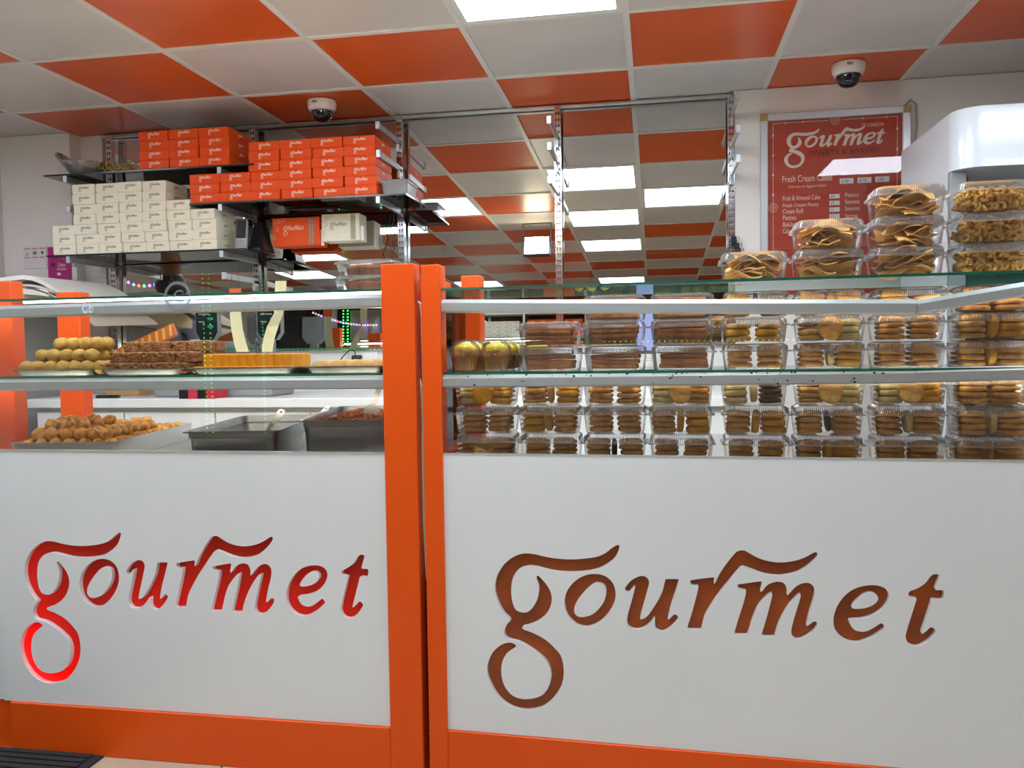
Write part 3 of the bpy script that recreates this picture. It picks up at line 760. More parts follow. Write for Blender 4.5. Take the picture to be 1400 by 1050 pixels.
# tray of brown balls
t1 = thing('serving_tray', 'long steel tray heaped with brown fried dough balls', 'tray', (-1.864, 2.560, DECK_L), RT)
w, d, h = .33, .66, .062
MB().loops([loop_rr(w - .02, d - .02, 0, .01), loop_rr(w - .004, d - .004, h, .014), loop_rr(w, d, h, .016), loop_rr(w, d, h - .004, .016)], 0, True).loops([loop_rr(w - .006, d - .006, h - .0005, .014), loop_rr(w - .024, d - .024, .03, .01)], 0, False, True).build('tray_body', DARKSTEEL, t1, 40)
gm = [MB().ball((0, 0, 0), .0225, (1, 1, .85), 3, .22, 1.5, k + 5).mesh('dough_ball', GULAB, 180) for k in range(4)]
for tier, (nx, ny, z) in enumerate(((7, 13, .0488), (6, 10, .0795), (3, 3, .108))):
    for i in range(nx):
        for j in range(ny):
            if tier == 1 and (j > 7 and rnd.random() < .6): continue
            x = (i - (nx - 1) / 2) * .0430 + rnd.uniform(-.003, .003); y = -.285 + tier * .022 + j * .0455 + rnd.uniform(-.004, .004)
            if tier == 2: x = -.09 + i * .055 + rnd.uniform(-.01, .01); y = -.22 + j * .07
            o = link('dough_ball', gm[rnd.randrange(4)], None, local_to(t1, x, y, z)); o.rotation_euler = (rnd.uniform(0, 6), rnd.uniform(0, 6), rnd.uniform(0, 6)); o.scale = [rnd.uniform(.92, 1.02)] * 3
            tag(o, 'brown dough ball, %s layer of heap, %s row from front, %s from left' % (('bottom', 'middle', 'top')[tier], ORD2[j], ORD[i]), 'sweet', 'brown fried dough balls in the lower left tray')
# nearly empty pan with two servers
t2 = deep_pan('nearly empty steel pan in the middle of the lower deck', -1.289, 2.513, DECK_L, .285, .62, .100, RT)
t3 = deep_pan('deep steel pan full of brown shredded sweet beside the orange posts', -.945, 2.585, DECK_L, .30, .64, .128, RT * .9)
SHRED = mat('orange_brown_shreds', 'A8571F', 0.55, var='6B3312', vscale=80)
mb = MB(); mb2 = MB()
ls = [loop_rr(.235, .575, z, .03, 5) for z in (.05, .103)]
mb.loops(ls, 0, True, True)
for k in range(1500):
    x, y = rnd.uniform(-.115, .115), rnd.uniform(-.285, .285); z = .104 + .016 * max(0, noise.noise(Vector((x * 14, y * 14, 2)))) + .006 * (1 - (x / .12) ** 2) + rnd.uniform(0, .004)
    a = rnd.uniform(0, 6.28); L = rnd.uniform(.006, .014); u = Vector((math.cos(a) * L, math.sin(a) * L, rnd.uniform(-.004, .005))); p = Vector((x, y, z))
    mb.tube([p - u, p + u * .2 + Vector((0, 0, .002)), p + u], .0021, 4)
o = mb.build('shredded_sweet', SHRED, None, 60, t3.location, t3.rotation_euler.z); tag(o, 'heap of orange-brown shredded sweet filling the deep pan', 'sweet', kind='stuff')
mb = MB()
for k in range(160):
    mb.ball((rnd.uniform(-.1, .1), max(-.2, min(.2, rnd.gauss(-.05, .1))), .006), rnd.uniform(.002, .005), (1.2, 1, .7), 1)
mb.v = [v for v in mb.v]
o = mb.build('sweet_crumbs', SHRED, None, 60, t2.location, t2.rotation_euler.z); tag(o, 'brown sweet crumbs left on the bottom of the nearly empty pan', 'crumbs', kind='stuff')
def spatula(label, base, tip, m, wid=.011):             # flat-bladed server; base = blade end, tip = hanging end
    b, t_ = Vector(base), Vector(tip); ax = (t_ - b).normalized(); L = (t_ - b).length
    t = thing('serving_spatula', label, 'spatula', base)
    side = ax.cross(Vector((0, 1, 0))).normalized(); up = side.cross(ax)
    M3 = Matrix((side, ax, up)).transposed().to_4x4()
    mb = MB()
    L0 = L * .38
    outl = [(-wid * .75, L0), (-wid * .6, L * .55), (-wid, L * .86), (-wid * 1.15, L * .95), (-wid * .6, L), (wid * .6, L), (wid * 1.15, L * .95), (wid, L * .86), (wid * .6, L * .55), (wid * .75, L0)]
    hole = [(wid * .45 * math.cos(a * PI / 5), L * .94 + wid * .45 * math.sin(a * PI / 5)) for a in range(10)]
    me = filled([outl, hole], .0022); me.transform(M3); me.materials.clear(); me.materials.append(m); link('handle', me, t)
    me = filled([[(-wid * .75, L0), (-wid * 2.4, L0 * .75), (-wid * 2.6, 0), (wid * 2.6, 0), (wid * 2.4, L0 * .75), (wid * .75, L0)]], .0018); me.transform(M3); me.materials.clear(); me.materials.append(m); link('blade', me, t)
    return t
pa = local_to(t2, -.02, -.02, .006); spatula('steel serving spatula leaning in the nearly empty pan', pa, pa + Vector((.055, .12, .128)), SPAT)
pa = local_to(t2, .075, .02, .008); spatula('slim white plastic spatula leaning in the nearly empty pan', pa, pa + Vector((.12, .10, .135)), mat('white_spatula', 'DDE4EE', .35), .007)
pa = local_to(t3, -.0, .06, .10); spatula('steel serving spatula stuck in the shredded sweet', pa, pa + Vector((.03, .05, .125)), SPAT)

# boxed cakes on the top glass of the left counter
CAKE = mat('brown_loaf', '7A4420', 0.6, var='4F270F', vscale=40, bump=0.5, bscale=120)
CREAM = mat('cream_topping', 'E8DBC0', 0.6)
ctop = 1.3735
def cake_tub(label, x, y, z, first):
    t = thing('cake_tub', label, 'cake box', (x, y, z), group='boxed cakes on the left counter')
    MB().loops([loop_rr(.155, .145, 0), loop_rr(.168, .155, .031), loop_rr(.178, .166, .032)], 0, True).build('tub', PLASTIC, t, 40)
    MB().loops([loop_rr(.178, .166, .0325), loop_rr(.172, .16, .036), loop_rr(.15, .14, .043)], 0, False, True).build('lid', PLASTIC_LID, t, 40)
    mb = MB(); n = 48; L = []
    for z_, k in ((.0015, .92), (.022, 1.0), (.028, .95), (.032, .7)):
        L.append([(-.004 + (.070 * k + (.0025 if j % 2 else 0)) * math.cos(2 * PI * j / n), (.062 * k + (.0025 if j % 2 else 0)) * math.sin(2 * PI * j / n), z_) for j in range(n)])
    mb.loops(L, 0, True, True); mb.build('cake', CAKE, t, 30)
    mb = MB()
    for k in range(9): a = k * .7; mb.ball((-.02 + .03 * math.cos(a) * (k % 3) / 2, -.02 + .03 * math.sin(a) * (k % 3) / 2, .032), .009, (1.3, 1, .4), 2, .2, 3, k)
    tag(mb.build('icing', CREAM, t, 180), kind='stuff')
cake_tub('lower boxed brown cake with white icing on the left counter top', -.810, 2.285, ctop, True)
cake_tub('upper boxed brown cake stacked on the other by the centre post', -.806, 2.287, ctop + .0433, False)

# ================================================================== boxed biscuits in the right counter
COOK_A = mat('golden_biscuit', 'DDA85C', 0.7, var='C08440', vscale=40, bump=0.5, bscale=150)
COOK_B = mat('tan_biscuit', 'D9AF6A', 0.7, var='C2934C', vscale=50, bump=0.5, bscale=150)
COOK_Y = mat('yellow_biscuit', 'DDA52A', 0.65, var='C98D18', vscale=30, bump=0.4, bscale=120)
COOK_P = mat('pale_biscuit', 'D8C68C', 0.65, var='C2AD6C', vscale=40, bump=0.4, bscale=130)
COOK_D = mat('chocolate_biscuit', '4A2A18', 0.6, var='33190C', vscale=50, bump=0.5, bscale=150)
RUSK = mat('brown_rusk', 'A8642F', 0.7, var='7A431C', vscale=30, bump=0.9, bscale=110)
RUSK_L = mat('light_rusk', 'A9692E', 0.7, var='7E4519', vscale=35, bump=0.9, bscale=110)
CRISP = mat('fried_crisp', 'EBBE74', 0.5, var='D9A052', vscale=25, bump=0.4, bscale=90)
TWIST = mat('fried_twist', 'E6B658', 0.5, var='D09A3C', vscale=30, bump=0.3, bscale=90)
def cookie_mesh(k, r, h, m, seed):
    q = random.Random(seed); ph = [q.uniform(0, 6) for _ in range(4)]
    def wob(a, i): return 1 + .018 * math.sin(3 * a + ph[0]) + .012 * math.sin(7 * a + ph[1]) + .010 * math.sin(13 * a + ph[2])
    prof = [(r * .55, 0), (r * .93, .001), (r, h * .38), (r * .96, h * .72), (r * .82, h * .93), (r * .4, h * 1.02), (.0004, h)]
    return MB().lathe(prof, n=26, wob=wob).mesh('biscuit', m, 50)
KIND = {'A': ('golden', COOK_A, .0315, .0142), 'B': ('tan', COOK_B, .0315, .0142), 'Y': ('yellow', COOK_Y, .031, .0185), 'P': ('pale', COOK_P, .029, .018), 'D': ('chocolate', COOK_D, .028, .013)}
CM = {k: [cookie_mesh(i, v[2], v[3], v[1], i * 9 + ord(k)) for i in range(3)] for k, v in KIND.items()}
BW, BD = .164, .122
def tub_meshes(w, d, h):
    ls = []; n = 6
    a = loop_rr(w - .016, d - .016, 0, .014, n); a1 = loop_rr(w - .012, d - .012, .003, .016, n); b = loop_rr(w - .002, d - .002, h * .66, .016, n)
    base = MB().loops([a, a1, b], 0, True).mesh('base', PLASTIC, 40)
    rim = MB().loops([loop_rr(w - .002, d - .002, h * .66, .016, n), loop_rr(w + .012, d + .012, h * .66, .018, n), loop_rr(w + .012, d + .012, h * .66 + .0035, .018, n), loop_rr(w, d, h * .66 + .0035, .016, n)], 0).mesh('rim', PLASTIC_RIM, 40)
    mb = MB(); lid0 = loop_rr(w, d, h * .66 + .0035, .016, n); l1 = loop_rr(w - .008, d - .008, h * .93, .018, n); l2 = loop_rr(w - .022, d - .022, h - .001, .018, n); l3 = loop_rr(w - .03, d - .03, h - .0025, .016, n)
    lid = mb.loops([lid0, l1, l2, l3], 0, False, True).mesh('lid', PLASTIC_LID, 40)
    mb = MB()                                          # moulded flutes round the lid
    for i in range(26):
        x = -w / 2 + .02 + i * (w - .04) / 25
        for s_ in (-1, 1): mb.box((x - .0008, s_ * (d / 2 - .0022) - .0008, h * .72), (x + .0008, s_ * (d / 2 - .0022) + .0008, h * .90))
    for i in range(16):
        y = -d / 2 + .02 + i * (d - .04) / 15
        for s_ in (-1, 1): mb.box((s_ * (w / 2 - .0022) - .0008, y - .0008, h * .72), (s_ * (w / 2 - .0022) + .0008, y + .0008, h * .90))
    fl = mb.mesh('flutes', PLASTIC_RIM)
    return base, rim, lid, fl
TUBM = {h: tub_meshes(BW, BD, h) for h in (.0765, .0665, .0735)}
def clear_tub(label, lx, ly, z, h, rz, group, rim_h=.0):
    p = RW(lx, ly, z)
    t = thing('clear_tub', label, 'food box', p, RA + rz, group)
    a, b, c, d = TUBM[h]
    link('base', a, t); link('rim', b, t); link('lid', c, t); tag(link('flutes', d, t), kind='stuff')
    return t
def at_tub(t, x, y, z): return Matrix.Rotation(t.rotation_euler.z, 3, 'Z') @ Vector((x, y, z)) + t.location
back_cookies = MB()
def biscuit(t, k, x, y, z, rot, label, grp):
    o = link('biscuit', CM[k][rnd.randrange(3)], None, at_tub(t, x, y, z))
    o.rotation_euler = (rot[0], rot[1], t.rotation_euler.z + rot[2])
    tag(o, label, 'biscuit', grp)
POSN = ['lowest', 'second', 'third', 'fourth', 'fifth']
def fill_biscuits(t, spec, h, where):
    # spec: left pile, middle piece, right pile, e.g. 'AAAA|Y|BBBB'; lower case = lying tilted
    L, Mid, R = spec.split('|'); hs = h * .66 + .012
    for side, pile, cx in (('left', L, -.044), ('right', R, .044)):
        z = .0035
        if Mid == '' : cx *= .86
        for i, k in enumerate(pile):
            hh = KIND[k][3]
            if z + hh > h - .004: break
            biscuit(t, k, cx + rnd.uniform(-.0025, .0025), -.024 + rnd.uniform(-.001, .002), z, (rnd.uniform(-.05, .05), rnd.uniform(-.06, .06), rnd.uniform(0, 6)),
                    '%s biscuit, %s up in the %s pile, %s' % (KIND[k][0], POSN[i], side, where), 'biscuits in clear boxes')
            z += hh * 1.03
        z = .0035
        for i in range(4):                              # the row behind, barely seen
            back_cookies.lathe([(.022, 0), (.029, .003), (.028, .010), (.004, .012)], tuple(at_tub(t, cx, .033, z)), 12); z += .0124
    if Mid:
        k = Mid.upper(); hh = KIND[k][3]
        if Mid.islower():
            biscuit(t, k, -.002, -.043, .0325, (PI / 2 - .25, 0, .15), '%s biscuit standing face-on in the middle, %s' % (KIND[k][0], where), 'biscuits in clear boxes')
        else:
            biscuit(t, k, -hh * .5, -.024, .034, (0, PI / 2 + rnd.uniform(-.12, .12), 0), '%s biscuit standing on edge in the middle, %s' % (KIND[k][0], where), 'biscuits in clear boxes')
COLX = [.150, .333, .512, .687, .873, 1.055, 1.242, 1.430]
LOWER = [['AAAA|b|AAAA', 'AAAA||AAAA', 'PPP|y|YYY'], ['AAAA||AAAA', 'YYY|Y|AAAA', 'AAAA|A|YYY'], ['AAAA|D|AAAA', 'AAAA||AAAA', 'AAAA||AAAA'], ['AAAA||AAAA', 'AAAA|Y|YYY', 'PPP|b|AAAA'],
         ['AAAA||YYY', 'AAAA|Y|YYY', 'PPP|P|DDDD'], ['AAAA|Y|YYY', 'AAAA|D|AAAA', 'BBBB|b|PPP'], ['AAAA||AAAA', 'AAAA|P|AAAA', 'PPP|b|YYY'], ['AAAA|B|AAAA', 'AAAA|P|AAAA', 'AAAA||AAAA']]
ROWL = ['bottom', 'middle', 'top']
for c, x in enumerate(COLX):
    for r in range(3):
        where = 'lower shelf box, %s row, column %s' % (ROWL[r], ORD[c])
        t = clear_tub('clear box of biscuits on the lower deck, %s row, column %s from the post' % (ROWL[r], ORD[c]), x + rnd.uniform(-.004, .004), .048 + BD / 2 + rnd.uniform(0, .006), .8943 + r * .0769, .0765, rnd.uniform(-.02, .02), 'clear boxes of biscuits')
        fill_biscuits(t, LOWER[c][r], .0765, where)
UPPER = {4: ['AAAA||AAAA', 'AYB||AYB', 'YYY|D|DDD'], 5: ['AAAA|P|YYY', 'BB|a|PPP', 'AAAA|Y|AAAA'], 6: ['AAAA||AAAA', 'AAAA||AAAA', 'YYY||BBB'], 7: ['AAAA|Y|AAAA', 'AAAA|Y|YYY', 'AAAA||AAAA']}
UX = {1: .333, 2: .512, 3: .687, 4: .873, 5: 1.060, 6: 1.245, 7: 1.432}
rm = [MB().box((-.064, -.044, 0), (.064, .044, .0125), 0, .003, None, 2).mesh('rusk', m, 40) for m in (RUSK, RUSK_L)]
for c in range(1, 8):
    for r in range(3 if c > 1 else 2):
        hh = .0665
        t = clear_tub(('clear box of %s, glass shelf, %s row, column %s' % ('biscuits' if c > 3 else 'brown rusks', ROWL[r], ORD[c - 1])), UX[c] + rnd.uniform(-.004, .004), .052 + BD / 2 + rnd.uniform(0, .006), 1.1413 + r * .0672, hh, rnd.uniform(-.02, .02), 'clear boxes on the right glass shelf')
        where = 'glass shelf box, %s row, column %s' % (ROWL[r], ORD[c])
        if c > 3: fill_biscuits(t, UPPER[c][r], hh, where)
        else:
            for i in range(4):
                o = link('rusk', rm[1 if (i == 0 and rnd.random() < .6) or rnd.random() < .2 else 0], None, at_tub(t, rnd.uniform(-.003, .003), rnd.uniform(-.003, .001), .0035 + i * .0131))
                o.rotation_euler = (rnd.uniform(-.015, .015), rnd.uniform(-.02, .02), t.rotation_euler.z + rnd.uniform(-.03, .03)); o.scale = (rnd.uniform(.92, 1.02), 1, 1)
                tag(o, 'brown rusk slab, %s up, %s' % (POSN[i], where), 'rusk', 'brown rusks in clear boxes')
o = back_cookies.build('biscuits_behind', COOK_A, None, 50); tag(o, 'rows of round biscuits at the back of the clear boxes', 'biscuits', kind='stuff')

# muffins in domed packs
MUF = mat('muffin_cake', 'C08A40', 0.7, var='955F22', vscale=60, bump=0.8, bscale=140)
ICING = mat('yellow_icing', 'F2D83C', 0.5, var='E6C82C', vscale=30)
CUP = mat('brown_baking_cup', 'B58243', 0.6, var='98682F', vscale=10)
def muffin(lx, ly, z, label):
    p = RW(lx, ly, z); t = thing('muffin', label, 'muffin', p, rnd.uniform(0, 6), 'iced muffins in domed packs'); t.scale = (1.17, 1.17, 1.17)
    n = 40; L = [[((r + (.0016 if j % 2 else 0)) * math.cos(2 * PI * j / n), (r + (.0016 if j % 2 else 0)) * math.sin(2 * PI * j / n), zz) for j in range(n)] for r, zz in ((.023, .003), (.0295, .032))]
    MB().loops(L, 0, True, False).build('baking_cup', CUP, t, 20)
    MB().lathe([(.029, .031), (.033, .036), (.031, .046), (.022, .055), (.010, .058), (.0005, .059)], n=22, wob=lambda a, i: 1 + .05 * math.sin(5 * a + i)).build('muffin_top', MUF, t, 60)
    mb = MB(); pts = [(.024 * (1 - q / 36) * math.cos(q * .55), .024 * (1 - q / 36) * math.sin(q * .55), .0505 + q * .0004) for q in range(30)]
    mb.tube(pts, .0078, 8); mb.build('icing', ICING, t, 80)
mi = 0
for c, x in enumerate((.098, .186)):
    for r in range(3):
        y = .075 + r * .092 + (.05 if c == 1 else 0) * 0
        lab = '%s column, %s row' % (['left', 'right'][c], ['front', 'second', 'back'][r])
        t = thing('domed_pack', 'clear domed muffin pack on the glass shelf, ' + lab, 'food box', RW(x, y, 1.1413), RA, 'domed muffin packs'); t.scale = (1.17, 1.17, 1.17)
        n = 44; Ls = [[((r_ + (.001 if j % 2 else 0)) * math.cos(2 * PI * j / n), (r_ + (.001 if j % 2 else 0)) * math.sin(2 * PI * j / n), zz) for j in range(n)] for r_, zz in ((.026, 0), (.0345, .036), (.0385, .037))]
        MB().loops(Ls, 0, True, False).build('base', PLASTIC, t, 30)
        MB().lathe([(.0385, .0375), (.0375, .040), (.0368, .050), (.033, .061), (.025, .070), (.013, .0745), (.0004, .0755)], n=30).build('dome', PLASTIC, t, 60)
        muffin(x, y, 1.1420, 'yellow-iced muffin in a domed pack, ' + lab)
x, y = .247, .20
t = thing('domed_pack', 'clear domed muffin pack standing alone behind the rusk boxes', 'food box', RW(.275, .226, 1.1413), RA, 'domed muffin packs'); t.scale = (1.17, 1.17, 1.17)
n = 44; Ls = [[((r_ + (.001 if j % 2 else 0)) * math.cos(2 * PI * j / n), (r_ + (.001 if j % 2 else 0)) * math.sin(2 * PI * j / n), zz) for j in range(n)] for r_, zz in ((.026, 0), (.0345, .036), (.0385, .037))]
MB().loops(Ls, 0, True, False).build('base', PLASTIC, t, 30)
MB().lathe([(.0385, .0375), (.0375, .040), (.0368, .050), (.033, .061), (.025, .070), (.013, .0745), (.0004, .0755)], n=30).build('dome', PLASTIC, t, 60)
muffin(.275, .226, 1.1420, 'yellow-iced muffin alone in a pack behind the rusk boxes')

# fried crisps and twists in boxes on the top glass
def crisp_mesh(seed):
    q = random.Random(seed); mb = MB(); nx, ny = 7, 5; vs = []; w, d = .086, .046
    cur = q.uniform(.004, .010); tw = q.uniform(-.5, .5)
    for th in (0, 1):
        for j in range(ny):
            for i in range(nx):
                u, v = i / (nx - 1) - .5, j / (ny - 1) - .5
                vv = v * (1 - .75 * max(0, u + .1)) 
                z = cur * math.sin(u * 5 + seed) + tw * u * vv * .03 + .003 * noise.noise(Vector((u * 5, v * 5, seed)))
                vs.append((u * w, vv * d, z * 1.3 + th * .0026))
    fs = []
    N = nx * ny
    for j in range(ny - 1):
        for i in range(nx - 1):
            a = j * nx + i; fs.append((a, a + nx, a + nx + 1, a + 1)); fs.append((a + N, a + 1 + N, a + nx + 1 + N, a + nx + N))
    bd = [i for i in range(nx)] + [j * nx + nx - 1 for j in range(1, ny)] + [(ny - 1) * nx + i for i in range(nx - 2, -1, -1)] + [j * nx for j in range(ny - 2, 0, -1)]
    for a, b in zip(bd, bd[1:] + bd[:1]): fs.append((a, b, b + N, a + N))
    return mb.add(vs, fs).mesh('crisp', CRISP, 60)
CRM = [crisp_mesh(k) for k in range(5)]
def twist_mesh(seed):
    q = random.Random(seed); r = q.uniform(.0075, .0105); a0 = q.uniform(0, 6); ext = q.uniform(2.4, 4.0)
    pts = [(r * math.cos(a0 + ext * i / 6), r * math.sin(a0 + ext * i / 6), .0015 * math.sin(i)) for i in range(7)]
    return MB().tube(pts, .003, 6, 0, True, [.0025, .0040, .0046, .0047, .0045, .0038, .0024]).mesh('fried_twist', TWIST, 80)
TWM = [twist_mesh(k) for k in range(5)]
mbh = MB(); rh = random.Random(5)
for k in range(150):
    c_ = Vector((rh.uniform(-.062, .062), rh.uniform(-.045, .035), rh.uniform(.009, .056))); Rr = Matrix.Rotation(rh.uniform(0, 6), 4, 'X') @ Matrix.Rotation(rh.uniform(0, 6), 4, 'Z'); Rr.translation = c_
    me_ = TWM[k % 5]; mbh.add([v.co[:] for v in me_.vertices], [tuple(p.vertices) for p in me_.polygons], 0, Rr)
HEAP = mbh.mesh('twist_heap', TWIST, 80)
TOPZ = 1.3693
TX = {4: (.873, 1), 5: (1.056, 2), 6: (1.238, 3), 7: (1.430, 3)}
for c, (x, n_) in TX.items():
    for r in range(n_):
        hh = .0735
        lev = ['lowest', 'middle' if n_ == 3 else 'upper', 'highest'][r]
        what = 'fried twists' if c == 7 else 'folded crisps'
        col = {4: 'single box left of the tall stacks', 5: 'stack of two', 6: 'stack of three', 7: 'rightmost stack'}[c]
        t = clear_tub('%s box of %s on the top glass, %s' % (lev, what, col), x + rnd.uniform(-.003, .003), .05 + BD / 2, TOPZ + r * .0742, hh, rnd.uniform(-.02, .02), 'clear snack boxes on the top glass')
        if c < 7:
            for k in range(28):
                zz = .006 + (k // 7) * .0125 + rnd.uniform(0, .004)
                o = link('crisp', CRM[rnd.randrange(5)], None, at_tub(t, rnd.uniform(-.028, .028), -.036 + (k % 7) % 4 * .024 + rnd.uniform(-.003, .003), zz + .005))
                o.rotation_euler = (rnd.uniform(-.2, .75), rnd.uniform(-.16, .16), rnd.uniform(-.4, .4) + (PI if rnd.random() < .5 else 0))
                tag(o, 'golden folded crisp, %s, %s box, %s layer, %s from front' % (col.replace('left of the tall stacks', 'of crisps'), lev, ['bottom', 'second', 'third', 'top'][k // 7], ORD[k % 7]), 'crisp', 'folded crisps, %s box, %s' % (lev, col))
        else:
            tag(link('twist_heap', HEAP, None, at_tub(t, 0, .012, 0), t.rotation_euler.z), 'loose fried twists filling the %s box of the rightmost stack' % lev, 'snack', kind='stuff')
            for k in range(99):
                lay, row, col_ = k // 33, (k // 11) % 3, k % 11
                o = link('fried_twist', TWM[rnd.randrange(5)], None, at_tub(t, (col_ - 5) * .0128 + rnd.uniform(-.004, .004), -.043 + row * (.018 if row < 2 else .03) + rnd.uniform(-.004, .004), .011 + lay * .0175 + rnd.uniform(-.002, .006)))
                o.rotation_euler = (rnd.uniform(-.9, .9) + (PI / 2 if row == 0 else 0), rnd.uniform(-.6, .6), rnd.uniform(0, 6) if row else rnd.uniform(-.6, .6))
                tag(o, 'small fried twist, %s box of rightmost stack, %s layer, %s row, %s from left' % (lev, ['bottom', 'middle', 'top'][lay], ['front', 'second', 'back'][row], ORD[col_]), 'snack', 'fried twists, %s box' % lev)

# ================================================================== menu board on the right wall
BY = 3.999
bp = [wy(px, py, 3.965) for px, py in ((1041, 156), (1245, 141))]
BX0, BX1, BZ1, BZ0 = .487, 1.136, 2.268, 1.40
t = thing('menu_board', 'framed orange-red menu board with prices on the right wall', 'menu board', ((BX0 + BX1) / 2, 4.0, BZ0))
bx, bz = (BX0 + BX1) / 2, BZ0
w2, H_ = (BX1 - BX0) / 2, BZ1 - BZ0
FRAME = mat('board_frame', 'D4D8DA', .3, .6)
for a, b in (((-w2 + .03, -.035, H_ - .034), (w2 - .03, -.001, H_)), ((-w2, -.035, .034), (-w2 + .034, -.001, H_ - .03)), ((w2 - .034, -.035, .034), (w2, -.001, H_ - .03)), ((-w2 + .03, -.035, 0), (w2 - .03, -.001, .034))):
    MB().box(a, b, 0, .003).build('frame_bar', FRAME, t)
for sx in (-1, 1):
    for z in (0, H_ - .032):
        a = sx * w2; MB().box((min(a, a - sx * .032), -.037, z), (max(a, a - sx * .032), -.001, z + .032), 0, .003).build('corner_piece', mat('brass_corner', 'A8905A', .45, .3), t)
pr = MB().box((-w2 + .03, -.022, .03), (w2 - .03, -.004, H_ - .03)).build('printed_sheet', mat('menu_red', 'C2401F', .5, var='B83A1C', vscale=3), t)
MB().box((-w2 + .03, -.0285, .03), (w2 - .03, -.0265, H_ - .03)).build('cover_sheet', clear('board_cover', 'FCFCFC', .0, .9, .0), t)
FY = -.0226
MI = mat('menu_ink', 'F3E4D6', .6); MDK = mat('menu_dark_ink', '571D18', .6); MBK = mat('price_ink', '2A2A2A', .6)
def bxz(px, py):
    p = wy(px, py, 3.977); return p.x - bx, p.z - bz
me = small_logo('menu_word', 1.0, MI, 1)
gx0, gz0 = bxz(1072, 229); gx1, gz1 = bxz(1210, 172)
xs_ = [v.co.x for v in me.vertices]; zs_ = [v.co.z for v in me.vertices]
kx = (gx1 - gx0) / (max(xs_) - min(xs_)); kz = (gz1 - gz0 + .01) / (max(zs_) - min(zs_))
me.transform(Matrix.Diagonal((kx, 1, kz, 1)))
link('menu_word', me, t, ((gx0 + gx1) / 2, FY, (gz0 + gz1) / 2))
def menu_text(s_, px, py, px2, m=MI, h=None):
    x, z = bxz(px, py); x2, _ = bxz(px2, py)
    put_text('menu_text', s_, m, t, x, z, FY, x2 - x, h)
menu_text('OF LONDON', 1178, 173.5, 1208, MI, .016)
menu_text('SWEETS & BAKERS', 1105, 213, 1202, MDK, .024)
menu_text('Fresh Cream Cakes', 1069, 249.5, 1137, MI, .030)
menu_text('(We also do Eggless Cakes)', 1078, 257, 1129, MI, .013)
for i, (a, b) in enumerate((('Fruit & Almond Cake', 1121), ('Fresh Cream Pastry', 1119), ('Cream Roll', 1097.5), ('Patties', 1088), ('Baklava', 1091), ('Cakes', 1084))):
    menu_text(a, 1070, 274.5 + i * 9.1 - (i * .2), b, MI, .0215)
for i, (a, b) in enumerate((('Pakora', 1173.5), ('Samosa', 1175), ('Samosa', 1175), ('Spring', 1172))):
    menu_text(a, 1155, 269.5 + i * 9.2, b, MI, .0195)
def price(px, py, s_, px2, py2):
    x, z = bxz(px, py2); x2, z2 = bxz(px2, py)
    MB().box((x, FY - .0006, z), (x2, FY + .0004, z2)).build('price_card', mat('price_white', 'EDEDEA', .5), t)
    put_text('price_text', s_, MBK, t, x + (x2 - x) * .12, z + (z2 - z) * .2, FY - .0012, None, (z2 - z) * .58)
for i, s_ in enumerate(('£4', '£2', '£1', '£1')): price(1134, 265 + i * 9.1, s_, 1148, 271.5 + i * 9.1)
for i, s_ in enumerate(('£10', '£15', '£25')):
    price(1148 + i * 24.4, 243.2 - i * 1.2, s_, 1167 + i * 24.4, 251.5 - i * 1.2)
    menu_text(('8"', '10"', '12"')[i], 1151 + i * 24, 240 - i * 1.2, 1157 + i * 24.6, MI, .013)
mb = MB()
def mline(px, py, px2, py2, r=.0011):
    x, z = bxz(px, py); x2, z2 = bxz(px2, py2)
    mb.box((min(x, x2) - r, FY - .0004, min(z, z2) - r), (max(x, x2) + r, FY + .0004, max(z, z2) + r))
x0_, z1_ = bxz(1057, 169); x1_, _ = bxz(1227, 158)
for a, b in ((x0_, -.025), (.035, x1_)): mb.box((a, FY - .0004, z1_ - .001), (b, FY + .0004, z1_ + .001))
for a in (x0_, x1_): mb.box((a - .001, FY - .0004, .06), (a + .001, FY + .0004, z1_))
for q in range(4):
    mb.box((x0_ + .05 + q * .08 if q < 2 else x1_ - .05 - (q - 2) * .1, FY - .0006, z1_ - .004), (x0_ + .056 + q * .08 if q < 2 else x1_ - .044 - (q - 2) * .1, FY + .0004, z1_ + .004))
    mb.box((x0_ - .004, FY - .0006, z1_ - .06 - q * .09), (x0_ + .004, FY + .0004, z1_ - .05 - q * .09)).box((x1_ - .004, FY - .0006, z1_ - .06 - q * .09), (x1_ + .004, FY + .0004, z1_ - .05 - q * .09))
def hexring(cx, cz, R):
    for k in range(6):
        a0, a1 = k * PI / 3, (k + 1) * PI / 3
        mb.tube([(cx + R * math.cos(a0), FY - .0002, cz + R * math.sin(a0)), (cx + R * math.cos(a1), FY - .0002, cz + R * math.sin(a1))], .0012, 4)
for cx, cz in ((.005, z1_), (x0_, bxz(1060, 284)[1]), (x1_, bxz(1232, 270)[1])):
    hexring(cx, cz, .021); hexring(cx, cz, .011)
    mb.box((cx - .004, FY - .0006, cz - .002), (cx + .004, FY + .0004, cz + .002))
tag(mb.build('border_print', MI, t), kind='stuff')
mb = MB(); mb.tube([(w2 - .02, -.006, H_ + .002), (w2 + .005, -.006, H_ + .03), (w2 + .028, -.006, H_ + .012), (w2 + .033, -.006, H_ - .08), (w2 + .02, -.006, H_ - .25), (w2 + .018, -.006, H_ - .5)], .004, 8)
mb.build('cable', mat('beige_cable', 'A79F8C', .5), t, 60)

